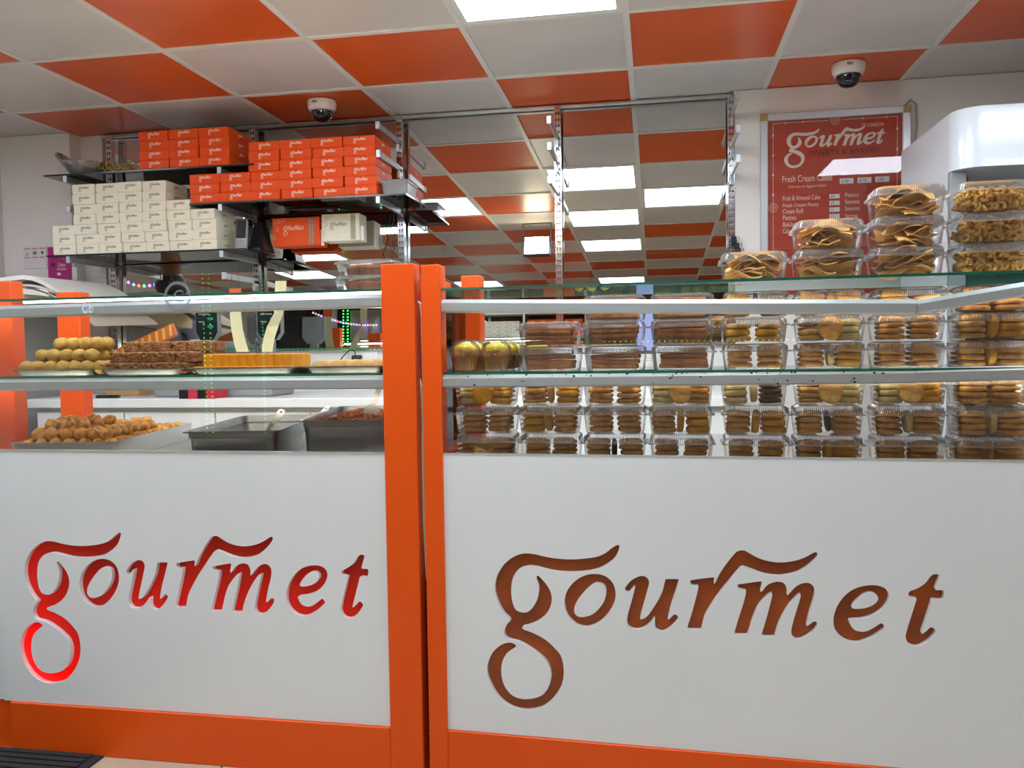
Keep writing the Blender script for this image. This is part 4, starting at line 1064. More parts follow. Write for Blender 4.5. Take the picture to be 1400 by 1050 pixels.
# ------------------------------------------------------------------ chiller cabinet beyond the right counter
FX, FYF, FZ = 1.02, 3.05, 2.005
t = thing('chiller_cabinet', 'tall white open-front chiller cabinet with rounded canopy beside the menu board', 'chiller', (FX, FYF, 0))
GLOSSW = mat('gloss_white_metal', 'DDE3E8', .22, coat=.3)
def plan(x0, x1, y0, y1, r, n=8):
    out = [(x0, y1)]
    for i in range(n + 1):
        a = PI + PI / 2 * i / n; out.append((x0 + r + r * math.cos(a), y0 + r + r * math.sin(a)))
    return out + [(x1, y0), (x1, y1)]
pl = plan(0, 1.3, 0, .64, .085)
mb = MB(); mb.loops([[(x, y, 1.80) for x, y in pl], [(x, y, FZ - .012) for x, y in pl], [(x + .004 if x < .5 else x, y + .004 if y < .3 else y, FZ) for x, y in pl]], 0, True, True)
mb.build('canopy', GLOSSW, t, 50)
MB().box((0.0, .085, .05), (.045, .64, 1.80)).build('side_panel', GLOSSW, t)
MB().box((.0, .060, .05), (.055, .085, 1.80), 0, .004).build('front_pillar', GREY, t)
MB().box((.045, .58, .05), (1.3, .64, 1.80)).build('back_panel', mat('chiller_interior', '4A474A', .5), t)
mb = MB()
for i in range(14):
    for z in (1.72, 1.64, 1.56, 1.48): mb.box((.09 + i * .085, .577, z), (.145 + i * .085, .5795, z + .008))
tag(mb.build('back_slot', BLACK, t), kind='stuff')
MB().box((.075, .14, .4), (.085, .55, 1.80)).build('side_glass', clear('chiller_glass', 'C9CFCF', .05, 1.0, .02), t)
MB().box((.05, .05, .05), (1.3, .58, .42), 0, .004).build('base', GLOSSW, t)
for z in (.75, 1.1, 1.42): MB().box((.09, .2, z), (1.28, .57, z + .018), 0, .003).build('shelf', GREY, t)
MB().box((0, .075, 0), (1.3, .62, .05)).build('plinth', BLACK, t)

# ================================================================== on and behind the back counter
WT = 1.0003
SCALE_B = mat('scale_black', '121716', .25); SCR = mat('scale_screen', '0E2A26', .15); GREEN_T = glow('bead_digit', '3FBFA0', 1.2, True)
def weigh_scale(label, px0, py0, px1, py1, y):
    a = wy(px0, py0, y); b = wy(px1, py1, y)
    cx, w = (a.x + b.x) / 2, b.x - a.x; z0, z1 = b.z - WT, a.z - WT
    t = thing('weighing_scale', label, 'scale', (cx, y, WT), group='weighing scales on the back counter')
    h = z1 - z0
    MB().box((-.13, -.12, .0), (.13, .13, .055), 0, .012, None, 2).build('base', GREY, t, 50)
    MB().box((-.145, -.125, .056), (.145, .13, .066), 0, .004).build('weighing_plate', STEEL, t)
    MB().box((-.02, .135, .03), (.02, .165, z0 + .02)).box((-.02, .10, .03), (.02, .165, .05)).build('column', GREY, t)
    poly = [(-w / 2, z1), (-w / 2, z0 + h * .25), (-w * .3, z0), (w * .3, z0), (w / 2, z0 + h * .25), (w / 2, z1)]
    MB().prism([(x * 1.08, z + (.006 if z > z0 + .1 else -.004)) for x, z in poly], .138, .168).build('display_housing', GREY, t)
    MB().prism(poly, .134, .139).build('display_face', SCALE_B, t)
    mb = MB()
    for k, zz in enumerate((z1 - h * .25, z1 - h * .52)):
        MB().box((-w * .38, .1325, zz - h * .10), (w * .38, .1345, zz + h * .06)).build('display_window', SCR, t)
        put_text('display_digits', '0.00', GREEN_T, t, w * .08, zz - h * .06, .1318, None, h * .085)
    put_text('display_text', 'UNIT PRICE', INK_W, t, -w * .36, z1 - h * .13, .1335, w * .5, h * .045)
    put_text('display_text', 'TOTAL', INK_W, t, -w * .36, z1 - h * .40, .1335, w * .28, h * .045)
    return t
weigh_scale('grey weighing scale with dark display beside the till printer', 246, 424, 277, 464, 3.62)
weigh_scale('grey weighing scale with dark display behind the hanging paper strips', 333, 424, 366, 463, 3.62)
t = thing('till_printer', 'small pale till printer beside the left weighing scale', 'printer', (wy(277, 465, 3.88).x, 3.88, WT))
MB().box((-.05, -.06, 0), (.05, .06, .22), 0, .012, None, 2).build('body', mat('pale_grey', 'BFC6C8', .4), t, 50)
MB().box((-.046, -.055, .218), (.046, .04, .275), 0, .010, None, 2).build('lid', mat('pale_mint', 'CFE0DC', .35), t, 50)
MB().box((-.035, -.062, .05), (.035, -.058, .17)).build('receipt_slot', GREY, t)
# hanging paper strips
def strip(label, pts, wid, tagp):
    t = thing('paper_strip', label, 'paper strip', pts[0], group='hanging cream paper strips')
    o = Vector(pts[0]); mb = MB(); L = []
    for i, (p, tw) in enumerate(zip(pts, tagp)):
        q = Vector(p) - o; u = Vector((math.cos(tw), math.sin(tw), 0)) * wid / 2; v = Vector((-math.sin(tw), math.cos(tw), 0)) * .0008
        L.append([q - u - v, q + u - v, q + u + v, q - u + v])
    mb.loops(L, 0, True, True).build('paper', mat('cream_paper', 'DDD6A6', .6), t)
    return t, o
YS = 3.50
A = [wy(px, py, YS) for px, py in ((321, 396), (321.5, 408), (322, 430), (324, 450), (328, 468), (332, 481))]
t, o_ = strip('cream paper strip with orange printed head hanging above the yellow fudge', A, .055, [0, 0, .05, .1, .2, .3])
hm_ = mat('orange_head', 'E2641C', .5)
q = wy(321.5, 397, YS) - o_
MB().box((q.x - .0285, -.0022, -.055), (q.x + .0285, .0022, q.z + .008)).build('orange_head', hm_, t)
put_text('head_text', '£1.00', INK_W, t, q.x - .02, -.03, -.0028, .04, .014)
mb = MB()
for dx in (-.02, .02): mb.tube([(q.x + dx, 0, .005), (q.x + dx * .7, 0, .07), (q.x, .0, .13)], .0009, 5)
mb.build('hanging_string', DARKGREY, t)
A = [wy(px, py, YS) for px, py in ((384, 384), (383, 415), (381, 428), (373, 446), (368, 462), (365, 481))]
t, o_ = strip('twisted cream paper strip hanging right of the orange-headed one', A, .05, [.2, .4, 1.15, .5, .2, .1])
mb = MB(); mb.tube([(0, 0, 0), (-.005, 0, .04), (-.01, .0, .075)], .0012, 5); mb.build('hanging_string', DARKGREY, t)
# power socket and black plug
t = thing('wall_socket', 'double wall socket with a black plug on the white splashback', 'socket', wy(498, 490, 4.047))
t.location.y = 4.05
MB().box((-.075, -.010, -.042), (.075, 0, .042), 0, .003).build('faceplate', mat('socket_white', 'EDEDE9', .35), t)
MB().box((.02, -.013, .018), (.04, -.010, .03)).build('switch', WHITE, t)
MB().box((-.055, -.05, -.03), (-.005, -.010, .018), 0, .008, None, 2).build('plug', BLACK, t, 50)
MB().tube([(-.03, -.045, .015), (-.035, -.05, .04), (-.06, -.05, .045), (-.10, -.045, .01), (-.13, -.04, -.03)], .003, 8).build('plug_cable', BLACK, t, 60)
# chequered box and clutter
p = wy(280, 540, 3.50)
t = thing('chequered_box', 'small red and black chequered box on the back counter', 'box', (wy(278, 540, 3.43).x, 3.43, WT))
RD = mat('crimson', 'C0283A', .5)
for i in range(4):
    MB().box((-.09 + i * .045, -.05, 0), (-.045 + i * .045, .05, .05)).build('panel', RD if i % 2 else BLACK, t)
t = thing('knife', 'black-handled steel knife lying on the back counter behind the trays', 'knife', (-2.45, 3.46, WT + .006), .15)
MB().box((-.13, -.012, -.006), (-.02, .012, .008), 0, .004).build('handle', BLACK, t)
MB().add([(-.02, -.014, 0), (.14, -.006, 0), (.15, .010, 0), (-.02, .014, 0), (-.02, -.014, .002), (.14, -.006, .002), (.15, .010, .002), (-.02, .014, .002)], [(0, 3, 2, 1), (4, 5, 6, 7), (0, 1, 5, 4), (1, 2, 6, 5), (2, 3, 7, 6), (3, 0, 4, 7)]).build('blade', STEEL, t)
t = thing('bread_packet', 'orange packet with diagonal stripes propped on a brown carton beside the scale', 'packet', (-2.50, 3.72, WT))
t.location = (-2.50, 3.72, WT)
a, b = wy(172, 482, 3.72) - t.location, wy(240, 450, 3.72) - t.location
ax = (b - a).normalized(); a = a - ax * .08; up_ = Vector((0, 0, 1)) - ax * ax.z; up_.normalize(); fr = ax.cross(up_)
Mx = Matrix((ax, -fr, up_)).transposed().to_4x4(); Mx.translation = a
Lp = (b - a).length
MB().box((0, -.012, -.034), (Lp, .012, .034), 0, .006, Mx).build('wrapper', mat('orange_wrapper', 'E0742A', .4), t)
mb = MB()
for i in range(9):
    x = .015 + i * (Lp - .03) / 8.5
    mb.add([(x, -.0135, -.026), (x + .014, -.0135, -.026), (x + .03, -.0135, .026), (x + .016, -.0135, .026), (x, -.0115, -.026), (x + .014, -.0115, -.026), (x + .03, -.0115, .026), (x + .016, -.0115, .026)], [(0, 1, 2, 3), (4, 7, 6, 5), (0, 4, 5, 1), (1, 5, 6, 2), (2, 6, 7, 3), (3, 7, 4, 0)], 0, Mx)
mb.build('stripe_print', mat('pale_yellow', 'E9C36A', .5), t)
MB().box((Lp * .35, -.01, -.30), (Lp * .42, .01, -.03), 0, 0, Mx).build('prop', CREAM, t) if False else None

t = thing('plain_carton', 'plain brown carton under the orange striped packet', 'carton', (-2.60, 3.72, WT))
MB().box((-.09, -.06, 0), (.09, .06, .125), 0, .003).build('carton', mat('brown_card', 'A98557', .7), t)
MB().box((-.09, -.012, .1245), (.09, .012, .1258)).build('sealing_tape', mat('tape_tan', 'C2A374', .3), t)
# card and paper stack on a grey cabinet at the far left
t = thing('steel_cabinet', 'grey cabinet at the far left carrying a sagging paper pile', 'cabinet', (-3.18, 3.62, 0))
MB().box((-.29, -.30, .06), (.10, .27, 1.40), 0, .006).build('body', mat('cabinet_grey', '9EA1A2', .5), t)
MB().box((-.285, -.312, .10), (.095, -.300, 1.38), 0, .003).build('door', mat('cabinet_grey2', 'A6A9AA', .45), t)
MB().box((.05, -.33, .72), (.065, -.312, .90), 0, .003).build('handle', ALU, t)
MB().box((-.27, -.28, 0), (.08, .25, .06)).build('plinth', BLACK, t)
SHEETS = [('thick beige bundle of sheets at the bottom of the paper pile', 1.4005, .085, -3.45, -2.86, .01, 'DCC9A2'), ('white sheet lying on the beige bundle of the paper pile', 1.487, .030, -3.45, -2.73, .015, 'EFEBE4'),
          ('drooping grey-beige sheet hanging lowest off the right of the paper pile', 1.519, .006, -3.45, -2.50, .19, 'C9BFAE'), ('drooping pale sheet second from the top of the paper pile', 1.528, .010, -3.45, -2.53, .14, 'DDD3C3'),
          ('white top sheet of the paper pile with a curled corner', 1.552, .020, -3.45, -2.66, .09, 'F1EEE8')]
for lab, z, th, x0, x1, droop, colr in SHEETS:
    n = 16; t_ = thing('paper_sheet', lab, 'paper', ((x0 + x1) / 2, 3.58, z), group='paper pile on the grey cabinet')
    L = []
    for i in range(n + 1):
        u = i / n; x = x0 + (x1 - x0) * u; e_ = max(0, x + 2.86) / max(.05, x1 + 2.86)
        zz = -droop * e_ ** 1.5 + (.008 * math.sin(u * 9) if th < .05 else 0) * (1 if droop > .05 else 0)
        xx = x - t_.location.x
        L.append([(xx, -.24, zz), (xx, .24, zz + .02 * e_), (xx, .24, zz + th + .02 * e_), (xx, -.24, zz + th)])
    MB().loops(L, 0, True, True).build('sheet', mat('sheet_' + colr, colr, .7), t_, 60)
# pink leaflets and a white flyer on the pier
t = thing('pink_leaflet', 'magenta leaflet with white script on the pier under the cream boxes', 'leaflet', (0, 0, 0))
PK = mat('magenta_print', 'B81C7C', .45)
def onpier(px, py): return wy(px, py, 3.957)
a, b = onpier(65, 338), onpier(99, 383); t.location = (a.x, 3.957, b.z)
MB().box((0, -.002, 0), (b.x - a.x, .0015, a.z - b.z)).build('sheet', PK, t)
MB().box((b.x - a.x + .001, -.002, .0), (b.x - a.x + .03, .001, .07)).build('white_edge', WHITE, t)
put_text('script_text', 'Cakes', INK_W, t, .06, .075, -.0026, .045, .02); put_text('script_text', 'of London', INK_W, t, .055, .055, -.0026, .055, .016)
MB().lathe([(.012, 0), (.012, .001)], (0, 0, 0), 16, 0, Matrix.Translation((.033, -.003, .085)) @ Matrix.Rotation(PI / 2, 4, 'X')).build('cake_picture', mat('cake_brown', '5A2320', .6), t)
MB().box((.055, -.0028, .028), (.076, -.002, .042)).build('cup_picture', WHITE, t)
t = thing('white_flyer', 'white flyer with small pink and green pictures beside the magenta leaflet', 'leaflet', (0, 0, 0))
a, b = onpier(32, 338), onpier(64, 359); t.location = (a.x, 3.957, b.z); W_, Hh_ = b.x - a.x, a.z - b.z
MB().box((0, -.002, -.03), (W_, .0015, Hh_)).build('sheet', mat('flyer_white', 'DDD5D8', .5), t)
mb = MB()
for i in range(3):
    for z in (Hh_ - .012, Hh_ * .32): mb.box((.006 + i * W_ / 3, -.0028, z), (-.006 + (i + 1) * W_ / 3, -.002, z + .004))
tag(mb.build('pink_rule', PK, t), kind='stuff')
MB().ball((W_ * .5, -.002, Hh_ * .62), .013, (1, .1, .8), 2).build('green_picture', mat('leaf_green', '5E9A34', .6), t)
MB().ball((W_ * .83, -.002, Hh_ * .62), .009, (.8, .1, 1), 2).build('dark_picture', mat('ink_navy', '3A3A55', .6), t)
MB().ball((W_ * .17, -.002, Hh_ * .55), .008, (.7, .1, 1.1), 2).build('pink_picture', mat('soft_pink', 'C99AAA', .6), t)
# handset and black stand on the cream shelf
t = thing('card_handset', 'black and silver card handset standing on the end of the cream box shelf', 'handset', (-1.985, 3.74, 1.7034), .2)
Mh = Matrix.Rotation(-.22, 4, 'X')
MB().box((-.028, -.02, .002), (.028, .012, .155), 0, .008, Mh, 2).build('body', mat('silver_plastic', '9FA1A3', .35), t, 50)
MB().box((-.023, -.0225, .055), (.023, -.019, .148), 0, .001, Mh).build('screen', BLACK, t)
mb = MB()
for i in range(3):
    for j in range(3): mb.box((-.02 + j * .015, -.0225, .012 + i * .013), (-.010 + j * .015, -.0195, .020 + i * .013), 0, 0, Mh)
mb.build('keypad', GREY, t)
t = thing('black_wedge', 'black wedge-shaped stand behind the card handset', 'stand', (-1.945, 3.86, 1.7034))
MB().loops([[(-.035, -.06, 0), (.045, -.06, 0), (.045, .06, 0), (-.035, .06, 0)], [(-.03, .0, .15), (.01, .0, .15), (.01, .045, .15), (-.03, .045, .15)]], 0, True, True).build('wedge', BLACK, t)
MB().box((-.03, -.085, 0), (.035, -.062, .02), 0, .004).build('foot', BLACK, t)
# black clips on the right upright
t = thing('bulldog_clip', 'bunch of black clips hanging on the right shelf upright', 'clip', (.365, 3.985, 1.70))
for i, (dx, dz) in enumerate(((0, 0), (.012, -.03), (.02, -.055))):
    MB().box((dx - .012, -.03, dz - .02), (dx + .014, -.008, dz + .012), 0, .004).build('jaw', BLACK, t)
    MB().tube([(dx + .012, -.02, dz - .016), (dx + .026, -.024, dz - .006), (dx + .022, -.02, dz + .012)], .002, 6).build('lever', CHROME, t)
# lavender carton, black box and paper cups seen between the rusk boxes
p = wy(882, 452, 3.60)
t = thing('black_box', 'small black box under the lavender carton between the rusk boxes', 'box', (p.x, 3.60, WT))
MB().box((-.045, -.05, 0), (.045, .05, .185), 0, .004).build('carton', BLACK, t)
MB().box((-.044, -.0515, .12), (.044, -.0495, .14)).build('label_band', DARKGREY, t)
t = thing('lavender_carton', 'tall lavender carton on a black box between the rusk boxes', 'carton', (p.x, 3.60, WT + .1855))
MB().box((-.036, -.035, 0), (.036, .035, .19), 0, .003).build('carton', mat('lavender', '9AA2D2', .45, var='8E98CC', vscale=6), t)
MB().box((-.0365, -.0355, .165), (.0365, .0355, .19), 0, .002).build('lid', mat('lavender2', 'A6AEDA', .45), t)
for i in range(9):
    if i == 0: cup0 = thing('paper_cup', 'white paper cup in the short stack in front of the black box, lowest', 'cup', (p.x, 3.50, WT), group='white paper cups'); MB().lathe([(.027, 0), (.036, .085), (.038, .087), (.036, .089)], n=24).build('cup', WHITE, cup0, 50); MB().lathe([(.0375, .084), (.039, .086), (.0375, .089)], n=24).build('rim', WHITE, cup0, 60)
    else: dup(cup0, (p.x, 3.50, WT + i * .0105), None, 'white paper cup in the short stack in front of the black box, %s from bottom' % ORD[i])
# tape measure hanging in the gap between the counters
t = thing('tape_measure', 'yellowed tape measure hanging in the gap between the two counters', 'tape measure', (-.632, 2.19, 1.30))
def ribbon(pts, w):
    L = []
    for x, y, z in pts: L.append([(x - w / 2, y, z), (x + w / 2, y, z), (x + w / 2, y + .0008, z), (x - w / 2, y + .0008, z)])
    return MB().loops(L, 0, True, True)
TAPE = mat('tape_cream', 'DCC79A', .6)
ribbon([(-.004, 0, .03), (.001, 0, -.0), (.002, 0, -.15), (.001, 0, -.33), (.0025, 0, -.45), (.003, 0, -.55), (.001, 0, -.62)], .0105).build('tape', TAPE, t)
ribbon([(-.009, .004, -.19), (-.004, .004, -.22), (-.003, .004, -.30), (-.007, .004, -.42), (-.006, .004, -.55), (-.003, .004, -.66), (.0, .004, -.74)], .0095).build('tape', TAPE, t)
MB().tube([(-.011, 0, .035), (-.004, -.001, .03), (.0, 0, .02)], .0035, 6).build('end_tip', WHITE, t, 60)
MB().tube([(-.013, .004, -.175), (-.009, .003, -.185), (-.007, .004, -.20)], .003, 6).build('end_tip', WHITE, t, 60)
mb = MB()
for i in range(70): z = -.02 - i * .0085; mb.box((-.003, -.0009, z), (.001 if i % 5 else .005, -.0003, z + .0012))
mb.build('markings', DARKGREY, t)
MB().tube([(-.002, .002, .02), (-.003, .02, .10), (-.003, .045, .12)], .0015, 6).build('hanging_hook', CHROME, t)

t = thing('black_cable', 'thin black cable dangling from the orange box shelf beside its upright', 'cable', (-1.30, 3.98, 1.91))
mb = MB(); mb.tube([(0, 0, 0), (-.005, .0, -.05), (-.03, .0, -.09), (-.02, .01, -.14), (-.045, 0, -.22), (-.03, .005, -.30), (.0, .0, -.34)], .003, 6).build('wire', BLACK, t, 60)
MB().tube([(.012, 0, 0), (.014, .0, -.06), (-.01, .0, -.10), (-.005, .01, -.20), (.01, 0, -.30), (.02, .005, -.42)], .0025, 6).build('wire', DARKGREY, t, 60)
# ================================================================== lamps, lights and people seen only in the mirror
t = thing('floodlight', 'warm square floodlight hung from the ceiling, glaring in the mirror', 'floodlight', (-.95, 1.40, CZ))
Rf = Matrix.Translation((0, 0, -.19)) @ Matrix.Rotation(.30, 4, 'X')
MB().box((-.11, -.03, -.085), (.11, .02, .085), 0, .008, Rf).build('housing', DARKGREY, t)
MB().box((-.098, .0202, -.073), (.098, .024, .073), 0, 0, Rf).build('lens', glow('flood_glow', 'FFF0CF', 95.0), t)
MB().box((-.118, -.01, -.20), (-.112, .01, 0)).box((.112, -.01, -.20), (.118, .01, 0)).box((-.118, -.01, -.006), (.118, .01, 0)).build('hanging_bracket', DARKGREY, t)

def bead_strip(label, pts, m, r, step, group, cat='light strip', base=True):
    t = thing('led_strip' if base else 'fairy_lights', label, cat, pts[0], group=group)
    o = Vector(pts[0]); P_ = [Vector(p) - o for p in pts]
    MB().tube([p + Vector((0, 0, 0)) for p in P_], r * .35, 5).build('flex', mat('strip_flex', '2A3A30', .4), t)
    mb = MB()
    for a, b in zip(P_, P_[1:]):
        n = max(1, int((b - a).length / step))
        for i in range(n):
            c = a + (b - a) * (i / n)
            mb.ball((c.x, c.y, c.z), r, (1, 1, 1), 1)
    tag(mb.build('led_beads', m, t), kind='stuff'); return t
GRN = glow('bead_green', '38FF5A', 22.0, True); YGRN = glow('bead_yellow_green', 'A8F04A', 20.0, True); TEAL = glow('bead_teal', '4FE0A0', 6.0, True)
for k, x in enumerate((-4.50, -4.43)):
    bead_strip('green LED strip up the shop window frame, %s of the close pair' % ['left', 'right'][k], [(x, YF + .06, .40), (x + .0, YF + .06, 2.28)], GRN, .008, .045, 'green LED strips')
bead_strip('teal LED strip up the window edge seen in the mirror beside the centre posts', [(-3.86, YF + .06, .4), (-3.86, YF + .06, 2.30)], TEAL, .014, .035, 'green LED strips')
bead_strip('yellow-green LED strip across the shop front reflected on the rusk boxes', [(-1.08, YF + .04, 1.262), (.90, YF + .04, 1.25)], YGRN, .008, .05, 'green LED strips')
bead_strip('green LED strip along the bottom edge of the mirror', [(-2.30, 4.016, 1.218), (-1.30, 4.016, 1.216)], glow('bead_green_dim', '3FB068', 1.1, True), .005, .022, 'green LED strips')
COLS = [glow('bead_blue', '5560FF', 14.0, True), glow('bead_red', 'FF4A3A', 12.0, True), glow('bead_green2', '40E060', 10.0, True), glow('bead_violet', 'A050FF', 14.0, True)]
def fairy(label, a, b, n):
    t = thing('fairy_lights', label, 'fairy lights', a, group='strings of fairy lights')
    a, b = Vector(a), Vector(b)
    f = lambda u: (b - a) * u + Vector((0, 0, -.06 * math.sin(u * PI)))
    MB().tube([f(i / 12) for i in range(13)], .003, 5).build('wire', BLACK, t)
    for c in range(4):
        mb = MB()
        for i in range(c, n, 4): q = f(i / (n - 1)); mb.ball((q.x, q.y, q.z - .008), .014, (1, 1, 1), 1)
        tag(mb.build('bulbs', COLS[c], t), kind='stuff')
fairy('string of coloured fairy lights across the dark window in the mirror', (-4.95, YF + .10, 2.22), (-3.98, YF + .10, 2.02), 24)
fairy('string of coloured fairy lights over the till side seen in the mirror', tuple(mirrored(155, 370, 1.2)), tuple(mirrored(212, 388, 1.4)), 9)

# decals and posters on the shop windows
for k, (px, py) in enumerate(((439, 452), (458, 457))):
    p = mirrored(px, py, YF + .03)
    me = filled([[(0, .11), (.05, .0), (.02, .0), (.02, -.10), (-.02, -.10), (-.02, 0), (-.05, 0)] if k == 0 else [(0, .09), (.06, .0), (0, -.09), (-.06, 0)], [(0, .07), (.022, .01), (-.022, .01)] if k == 0 else [(0, .04), (.025, 0), (0, -.04), (-.025, 0)]], .002)
    me.transform(Matrix.Rotation(-PI / 2, 4, 'X')); me.materials.clear(); me.materials.append(glow('decal_white', 'FFFFFF', .7, True) if False else WHITE)
    tag(link('window_decal', me, None, p), ['white arrow decal on the dark shop window in the mirror', 'white diamond decal on the dark shop window in the mirror'][k], 'decal')
t = thing('window_poster', 'grey-beige window poster with two pale leaf shapes in the mirror', 'poster', (-4.16, YF + .04, 1.62))
MB().box((-.24, -.004, 0), (.24, .004, .62)).build('sheet', mat('poster_taupe', '8D8679', .5), t)
for dx in (-.13, .05):
    MB().prism([(dx, .08), (dx + .03, .30), (dx + .10, .48), (dx + .15, .54), (dx + .16, .30), (dx + .15, .08)], .0042, .006).build('leaf_print', mat('poster_pale', 'B9B6AE', .5), t)
t = thing('window_bench', 'long grey ledge under the shop window in the mirror', 'ledge', (-4.3, YF + .22, 0))
MB().box((-1.1, -.18, 1.52), (.9, .18, 1.56), 0, .004).build('top', GREY, t)
for dx in (-1.0, .8): MB().box((dx - .03, -.15, 0), (dx + .03, .15, 1.52)).build('leg', GREY, t)
# opposite shelving with more sweet boxes
t = thing('opposite_shelf', 'white shelving with small boxes behind the viewer, seen in the mirror', 'shelving', (-1.75, YF + .18, 0))
for z in (1.60, 2.12): MB().box((-.95, -.17, z - .02), (.85, .17, z), 0, .003).build('shelf', WHITE, t)
for dx in (-.95, -.02, .83): MB().box((dx - .015, -.17, 0), (dx + .015, .17, 2.3)).build('upright', ALU, t)
proto = sweet_box('sweet_box', .118, .2, .058, PAPER, LOGO_C, SIDE_C); used = [False]
for c in range(7):
    for r in range(7):
        place(proto, used, (-2.625 + c * .121, YF + .20, 1.6005 + r * .0585), PI, 'small cream box mirrored behind the muffins, %s row up, column %s' % (ORD[r], ORD[c]), 'cream boxes on the opposite shelving')
proto = sweet_box('sweet_box', .15, .2, .07, BOX_O, LOGO_O, SIDE_O); used = [False]
for c in range(5):
    for r in range(6):
        place(proto, used, (-1.655 + c * .154, YF + .20, 1.6005 + r * .0705), PI, 'small orange box mirrored behind the rusks, %s row up, column %s' % (ORD[r], ORD[c]), 'orange boxes on the opposite shelving')

# a member of staff standing at the far left, seen from behind in the mirror
def skin(name, J, E_, m, parent, sub=2, root=None):
    names = list(J); me = bpy.data.meshes.new(name)
    me.from_pydata([J[k][0] for k in names], [(names.index(a), names.index(b)) for a, b in E_], [])
    ob = bpy.data.objects.new(name, me); C.objects.link(ob)
    md = ob.modifiers.new('s', 'SKIN'); md.use_smooth_shade = True
    for i, k in enumerate(names):
        r = J[k][1]; r = r if isinstance(r, tuple) else (r, r)
        ob.data.skin_vertices[0].data[i].radius = r
        ob.data.skin_vertices[0].data[i].use_root = (k == (root or names[0]))
    ob.modifiers.new('d', 'SUBSURF').levels = sub
    me2 = bpy.data.meshes.new_from_object(ob.evaluated_get(bpy.context.evaluated_depsgraph_get()))
    bpy.data.objects.remove(ob); me2.materials.clear(); me2.materials.append(m)
    me2.polygons.foreach_set('use_smooth', [True] * len(me2.polygons))
    return link(name, me2, parent)
t = thing('person', 'person in a blue-grey shirt with short black hair, back to the mirror', 'person', (-3.235, 2.98, 0), 0.0)
SKIN = mat('skin', 'A9714F', .5); SHIRT = mat('blue_grey_shirt', '9CA2C2', .8, var='8E94B6', vscale=12); TROU = mat('dark_trousers', '2A2C34', .8); HAIR = mat('black_hair', '15120F', .55, var='241D18', vscale=60); SHOE = mat('black_shoe', '17171A', .4)
# faces -y (away from the mirror), head bowed a little to its left
J = {'pelvis': ((0, 0, .98), (.15, .11)), 'belly': ((0, .005, 1.12), (.135, .10)), 'chest': ((0, .01, 1.32), (.155, .11)), 'neckb': ((0, .015, 1.49), (.075, .065)), 'neck': ((.0, .0, 1.55), .052), 'skull0': ((0, -.018, 1.622), (.072, .085)), 'skull1': ((0, -.012, 1.70), (.092, .110)), 'crown': ((0, -.004, 1.765), (.078, .094))}
E_ = [('pelvis', 'belly'), ('belly', 'chest'), ('chest', 'neckb'), ('neckb', 'neck'), ('neck', 'skull0'), ('skull0', 'skull1'), ('skull1', 'crown')]
for s_, n in ((1, 'l'), (-1, 'r')):
    J.update({n + 'sh': ((s_ * .185, .01, 1.44), .058), n + 'el': ((s_ * .235, .01, 1.17), .042), n + 'wr': ((s_ * .20, -.16, 1.00), .028), n + 'palm': ((s_ * .19, -.225, .975), (.036, .018)),
              n + 'hip': ((s_ * .09, 0, .93), .085), n + 'kn': ((s_ * .10, -.01, .51), .058), n + 'an': ((s_ * .105, .02, .10), .040), n + 'toe': ((s_ * .115, -.13, .035), (.04, .03))})
    E_ += [('neckb', n + 'sh'), (n + 'sh', n + 'el'), (n + 'el', n + 'wr'), (n + 'wr', n + 'palm'), ('pelvis', n + 'hip'), (n + 'hip', n + 'kn'), (n + 'kn', n + 'an'), (n + 'an', n + 'toe')]
    for f_, (dx, L_) in enumerate(((-.026, .062), (-.009, .075), (.009, .070), (.025, .055))):
        J[n + 'f%d' % f_] = ((s_ * .19 + dx, -.255, .968), .0095); J[n + 'g%d' % f_] = ((s_ * .19 + dx * 1.15, -.255 - L_ * .55, .955), .0085); J[n + 'h%d' % f_] = ((s_ * .19 + dx * 1.15, -.255 - L_ * .8, .935), .007)
        E_ += [(n + 'palm', n + 'f%d' % f_), (n + 'f%d' % f_, n + 'g%d' % f_), (n + 'g%d' % f_, n + 'h%d' % f_)]
    J[n + 't0'] = ((s_ * .155, -.215, .965), .011); J[n + 't1'] = ((s_ * .135, -.25, .955), .009); E_ += [(n + 'palm', n + 't0'), (n + 't0', n + 't1')]
body = skin('body', J, E_, SKIN, t)
S = {k: (J[k][0], tuple(q + .013 for q in (J[k][1] if isinstance(J[k][1], tuple) else (J[k][1],) * 2))) for k in ('belly', 'chest', 'neckb')}
S['hem'] = ((0, .0, .90), (.175, .135)); S['waist'] = ((0, .0, 1.0), (.172, .132)); S['belly'] = (S['belly'][0], (.160, .122)); S['chest'] = (S['chest'][0], (.178, .130)); S['neckb'] = ((0, .012, 1.50), (.078, .072)); SE = [('hem', 'waist'), ('waist', 'belly'), ('belly', 'chest'), ('chest', 'neckb')]
for n in 'lr':
    for k in ('sh', 'el', 'wr'): S[n + k] = (J[n + k][0], J[n + k][1] + (.016 if k != 'wr' else .014))
    SE += [('neckb', n + 'sh'), (n + 'sh', n + 'el'), (n + 'el', n + 'wr')]
skin('shirt', S, SE, SHIRT, t)
Tt = {'pelvis': ((0, 0, .97), (.160, .122)), 'top': ((0, 0, 1.04), (.15, .115))}; TE = [('top', 'pelvis')]
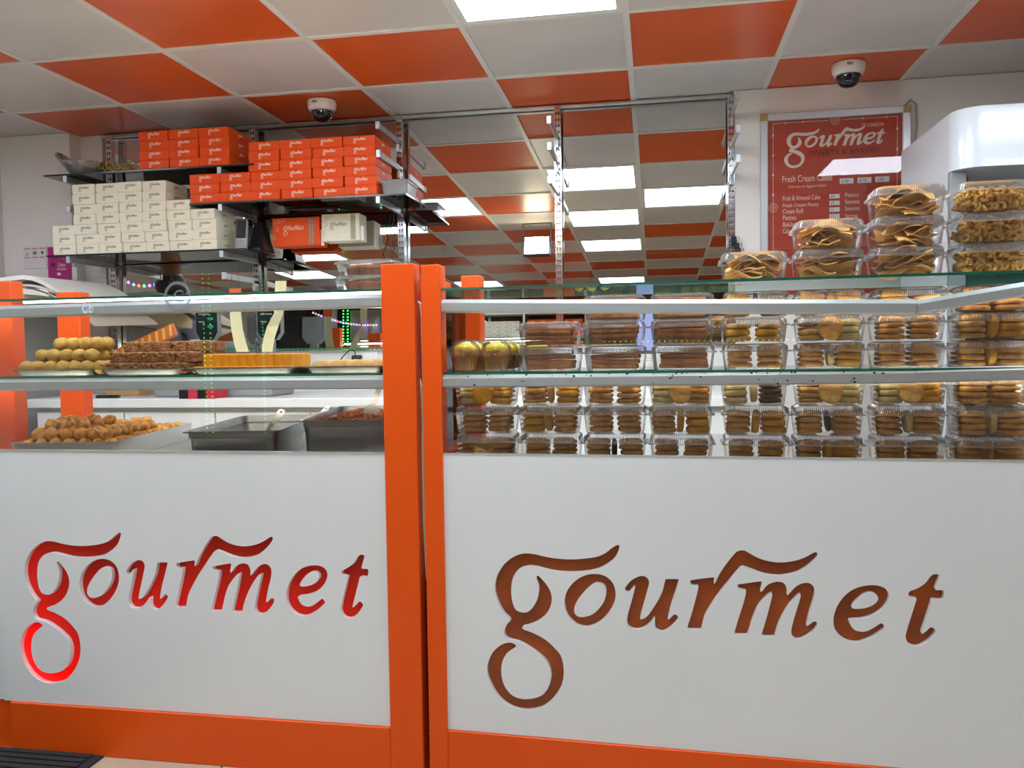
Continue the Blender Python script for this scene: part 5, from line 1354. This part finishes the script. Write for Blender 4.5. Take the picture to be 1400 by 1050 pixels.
for n in 'lr':
    for k in ('hip', 'kn', 'an'): Tt[n + k] = (J[n + k][0], J[n + k][1] + .018)
    TE += [('pelvis', n + 'hip'), (n + 'hip', n + 'kn'), (n + 'kn', n + 'an')]
skin('trousers', Tt, TE, TROU, t, 2, 'pelvis')
for s_ in (1, -1):
    MB().loops([loop_rr(.095, .27, 0, .04, 5), loop_rr(.10, .275, .03, .04, 5), [(x * (.8 if y < 0 else 1), y, .05 if y < -.02 else .09) for x, y, z in loop_rr(.085, .25, 0, .035, 5)]], 0, True, True).build('shoe', SHOE, t, 60, (s_ * .11, -.045, 0))
mb = MB(); mb.ball((0, .006, 1.728), .108, (.90, 1.06, .98), 3, .07, 4.0, 3)
mb.v = [(x, y + (.010 if y < -.06 else 0) , z) for x, y, z in mb.v]; mb.f = [f for f in mb.f if not all(mb.v[i][1] < -.045 and mb.v[i][2] < 1.75 for i in f)]; mb.m = [0] * len(mb.f)
mb.build('hair', HAIR, t, 180)
for s_ in (1, -1):
    MB().ball((s_ * .078, -.005, 1.665), .02, (.35, .7, 1.2), 2).build('ear', SKIN, t, 180)
    e_ = MB().ball((s_ * .030, -.0985, 1.69), .0095, (1.2, .6, .7), 2).build('eye', mat('eye_white', 'E8E2DA', .3), t, 180); MB().ball((s_ * .030, -.1025, 1.69), .0042, (1, .6, 1), 1).build('iris', BLACK, e_, 180)
    MB().box((s_ * .030 - .017, -.108, 1.707), (s_ * .030 + .017, -.100, 1.712)).build('eyebrow', HAIR, t)
MB().loops([[(-.006, -.098, 1.69), (.006, -.098, 1.69), (.006, -.092, 1.69), (-.006, -.092, 1.69)], [(-.014, -.125, 1.652), (.014, -.125, 1.652), (.014, -.09, 1.65), (-.014, -.09, 1.65)], [(-.010, -.10, 1.644), (.010, -.10, 1.644), (.008, -.08, 1.644), (-.008, -.08, 1.644)]], 0, True, True).build('nose', SKIN, t, 60)
MB().ball((0, -.088, 1.617), .022, (1.0, .35, .28), 2).build('mouth', mat('lips', '8A4A42', .5), t, 180)
